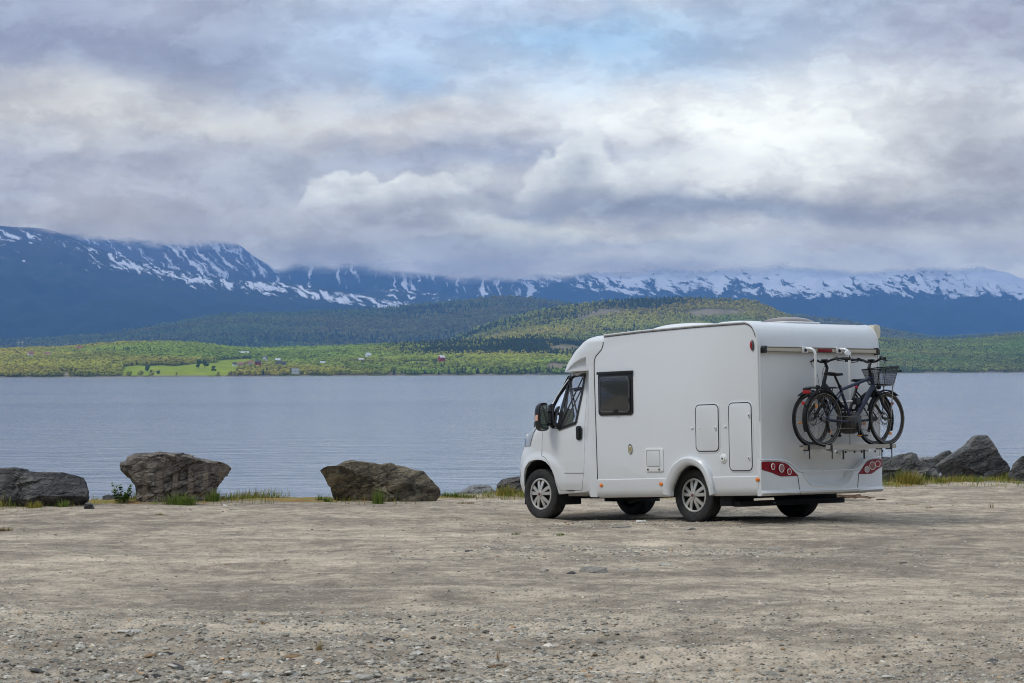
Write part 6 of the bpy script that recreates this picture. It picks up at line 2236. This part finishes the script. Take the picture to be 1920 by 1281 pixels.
    obj('seat_clamp', T([(seat[0] - .012, seat[1] + .025), (seat[0] - .022, seat[1] + .055)], .022), M_REDA if step else M_BBLK, SP)
    sd_ = MB()
    sx = seat[0] - .02 - k
    secs = [(-.135, .075, .018, .012), (-.115, .085, .030, .010), (-.06, .080, .036, .004), (0, .050, .034, 0), (.06, .028, .030, .0), (.12, .020, .024, .004), (.145, .012, .014, .0)]
    for dx_, hw, th, up in secs:
        for i in range(10):
            a = 2 * math.pi * i / 10
            sd_.v.append((sx + dx_, hw * math.cos(a), sz + up + th * .5 * math.sin(a) - (.012 if math.sin(a) < -.3 else 0)))
    for i in range(len(secs) - 1):
        for j in range(10):
            sd_.f.append((i * 10 + j, i * 10 + (j + 1) % 10, (i + 1) * 10 + (j + 1) % 10, (i + 1) * 10 + j))
    sd_.f.append(tuple(range(10))); sd_.f.append(tuple((len(secs) - 1) * 10 + j for j in range(10)))
    obj('saddle', sd_, M_BBLK, r, smooth=60)
    # stem and bars
    ux, uz = (ht_[0] - hb_[0]), (ht_[1] - hb_[1])
    l = math.hypot(ux, uz); ux, uz = ux / l, uz / l
    top = (ht_[0] + ux * .10, ht_[1] + uz * .10)
    bc = (top[0] + .045, top[1] + .075)
    obj('stem', T([ht_, top, (bc[0] - .01, bc[1] - .01), bc], [.021, .020, .018, .017]), M_BBLK, r)
    obj('headset_ring', T([ht_, (ht_[0] + ux * .014, ht_[1] + uz * .014)], .027), M_REDA if step else M_BBLK, r)
    br = MB()
    cy_, sy_ = math.cos(bar_yaw), math.sin(bar_yaw)

    def BP(x, y, z):
        return (bc[0] + x * cy_ - y * sy_, x * sy_ + y * cy_, bc[1] + z)
    for s in (-1, 1):
        pts_ = smoothline([(0, 0, 0), (.01, s * .07, .004), (.0, s * .15, .030), (-.05, s * .24, .036), (-.125, s * .335, .030)], 4)
        br.tube([BP(*p) for p in pts_], .0145, 8)
    HB = obj('handlebar', br, M_BBLK, r)
    for s in (-1, 1):
        obj('grip', MB().tube([BP(-.055, s * .245, .036), BP(-.125, s * .335, .030)], [.019, .021], 10), M_RUB, HB)
        obj('brake_lever', MB().tube([BP(-.02, s * .20, .030), BP(.015, s * .235, .012), BP(-.03, s * .31, .0)], [.008, .007, .005], 6), M_BBLK, HB)
        obj('shifter', MB().tube([BP(-.010, s * .165, .034), BP(-.035, s * .20, .05)], .018, 8), M_BBLK, HB)
        cb = smoothline([BP(.012, s * .20, .02), BP(.10, s * .14, -.02), BP(.095, s * .05, -.14), (hb_[0] + .03, s * .02, hb_[1] - .02)], 5)
        obj('brake_cable', MB().tube([tuple(p) for p in cb], .0032, 5), M_BBLK, HB)
    obj('display', MB().box((bc[0] - .03, -.035, bc[1] + .012), (bc[0] + .035, .035, bc[1] + .034)), M_BBLK, HB, .006)
    obj('headlight', MB().lathe([(.001, 0), (.030, 0), (.026, -.035), (.001, -.045)], 'x', (hb_[0] + .105, 0, hb_[1] + .015), 14, False).box((hb_[0] + .02, -.01, hb_[1]), (hb_[0] + .07, .01, hb_[1] + .016)), M_BBLK, r)
    if mirror:
        s = mirror
        b0 = BP(-.11, s * .325, .03)
        MR = obj('mirror', MB().tube([b0, (b0[0] + .0, b0[1] + s * .01, b0[2] + .05)], .006, 6), M_BBLK, r)
        e_ = MB()
        c_ = (b0[0] + .045, b0[1] + s * .015, b0[2] + .07)
        for k_, (rr, yy) in enumerate(((.001, -.016), (.8, -.012), (1, 0), (.85, .012), (.001, .014))):
            for j in range(18):
                a = 2 * math.pi * j / 18
                e_.v.append((c_[0] + .062 * rr * math.cos(a), c_[1] + yy, c_[2] + .036 * rr * math.sin(a)))
        for k_ in range(4):
            for j in range(18):
                e_.f.append((k_ * 18 + j, k_ * 18 + (j + 1) % 18, (k_ + 1) * 18 + (j + 1) % 18, (k_ + 1) * 18 + j))
        obj('mirror_head', e_, M_WHITEM, MR)
    if carrier:
        cr = MB()
        for s in (-1, 1):
            cr.tube([(-.30, s * .055, .735), (-.05, s * .062, .735), (.22, s * .055, .740)], .006, 6)
            cr.tube([(-.02, s * .068, .733), (.0, s * .072, .56), (-.01, s * .068, WR + .02)], .0055, 6)
            cr.tube([(-.20, s * .062, .733), (-.13, s * .10, .52), (-.01, s * .075, WR + .03)], .005, 6)
            cr.tube([(.12, s * .062, .735), (.03, s * .10, .50), (-.01, s * .075, WR + .03)], .005, 6)
            cr.tube([(-.13, s * .10, .52), (.03, s * .10, .50)], .005, 6)
        for x in (-.30, -.2, -.08, .04, .14, .22):
            cr.tube([(x, -.06, .735), (x, .06, .735)], .005, 6)
        CR = obj('rear_carrier', cr, M_BBLK, r)
        obj('spring_clip', MB().box((-.27, -.045, .745), (.20, -.03, .752)).box((-.27, .03, .745), (.20, .045, .752)), M_BBLK, CR)
        obj('tail_light', MB().box((-.315, -.055, .665), (-.285, .055, .712)), M_REDB, CR, .008)
        obj('tail_light_hood', MB().box((-.318, -.05, .713), (-.27, .05, .726)), M_BBLK, CR, .004)
    gr = MB().lathe([(.001, -.008), (.024, -.008), (.024, .006), (.001, .006)], 'x', (-.365, 0, WR + .20), 14, False)
    obj('rear_reflector', gr, M_REDB, r)
    if basket:
        # wire frame with mesh panels, on a little front rack
        x0, x1, z0, z1 = wb - .215, wb + .035, .785, 1.0
        tp = [(x0 - .02, -.20), (x1 + .02, -.175), (x1 + .02, .175), (x0 - .02, .20)]
        bt = [(x0 + .03, -.13), (x1 - .02, -.12), (x1 - .02, .12), (x0 + .03, .13)]
        zt_ = [z1 - .02, z1 + .012, z1 + .012, z1 - .02]
        wbk = MB()
        tp3 = [(p[0], p[1], z) for p, z in zip(tp, zt_)]; bt3 = [(p[0], p[1], z0) for p in bt]
        wbk.tube(tp3, .0065, 6, closed=True); wbk.tube(bt3, .005, 6, closed=True)
        wires = MB()
        for i in range(4):
            j = (i + 1) % 4
            wbk.tube([bt3[i], tp3[i]], .004, 5)
            for k_ in range(1, 15):
                t_ = k_ / 15
                wires.tube([Vector(bt3[i]).lerp(Vector(bt3[j]), t_), Vector(tp3[i]).lerp(Vector(tp3[j]), t_)], .0018, 3, cap=False)
            for k_ in range(1, 10):
                t_ = k_ / 10
                wires.tube([Vector(bt3[i]).lerp(Vector(tp3[i]), t_), Vector(bt3[j]).lerp(Vector(tp3[j]), t_)], .0013, 3, cap=False)
        for k_ in range(1, 12):
            t_ = k_ / 12
            wires.tube([Vector(bt3[0]).lerp(Vector(bt3[1]), t_), Vector(bt3[3]).lerp(Vector(bt3[2]), t_)], .0013, 3, cap=False)
        BK = obj('basket', wbk, M_BBLK, r)
        obj('basket_wires', wires, M_BBLK, BK)
        nt_ = MB()
        nt_.v = tp3 + bt3
        nt_.f = [(i, (i + 1) % 4, 4 + (i + 1) % 4, 4 + i) for i in range(4)] + [(4, 5, 6, 7)]
        obj('basket_lining', nt_, M_BNET, BK, smooth=0)
        obj('basket_handle', MB().box((wb + .04, -.19, z1 - .06), (wb + .10, -.175, z1 - .035)), M_BBLK, BK, .004)
        fk2 = MB()
        for s in (-1, 1):
            fk2.tube([(wb - .10, s * .075, .772), (wb + .075, s * .075, .768)], .007, 6)
            fk2.tube([(wb + .045, s * .075, .766), (wb + .03, s * .075, .62), (wb + .005, s * .07, WR + .02)], .008, 6)
        for x in (wb - .09, wb - .03, wb + .03, wb + .07):
            fk2.tube([(x, -.075, .77), (x, .075, .77)], .006, 6)
        obj('front_rack', fk2, M_FIRST, r)
    return r


MO_M = Matrix.Translation(MO_LOC) @ Euler(MO_ROT, 'XYZ').to_matrix().to_4x4()
bicycle('bicycle', 'dark blue electric bicycle with wire front basket, outer one on the rack', (XR - .45, .462, .957), -math.pi / 2, 1.222, M_BFRAME, False, True, True, 0, 0.0, .3)
bicycle('bicycle', 'black step-through bicycle with white mirror, inner one on the rack', (XR - .25, -.745, .957), math.pi / 2, 1.215, M_BFRAME2, True, False, False, 1, -.05, .9)
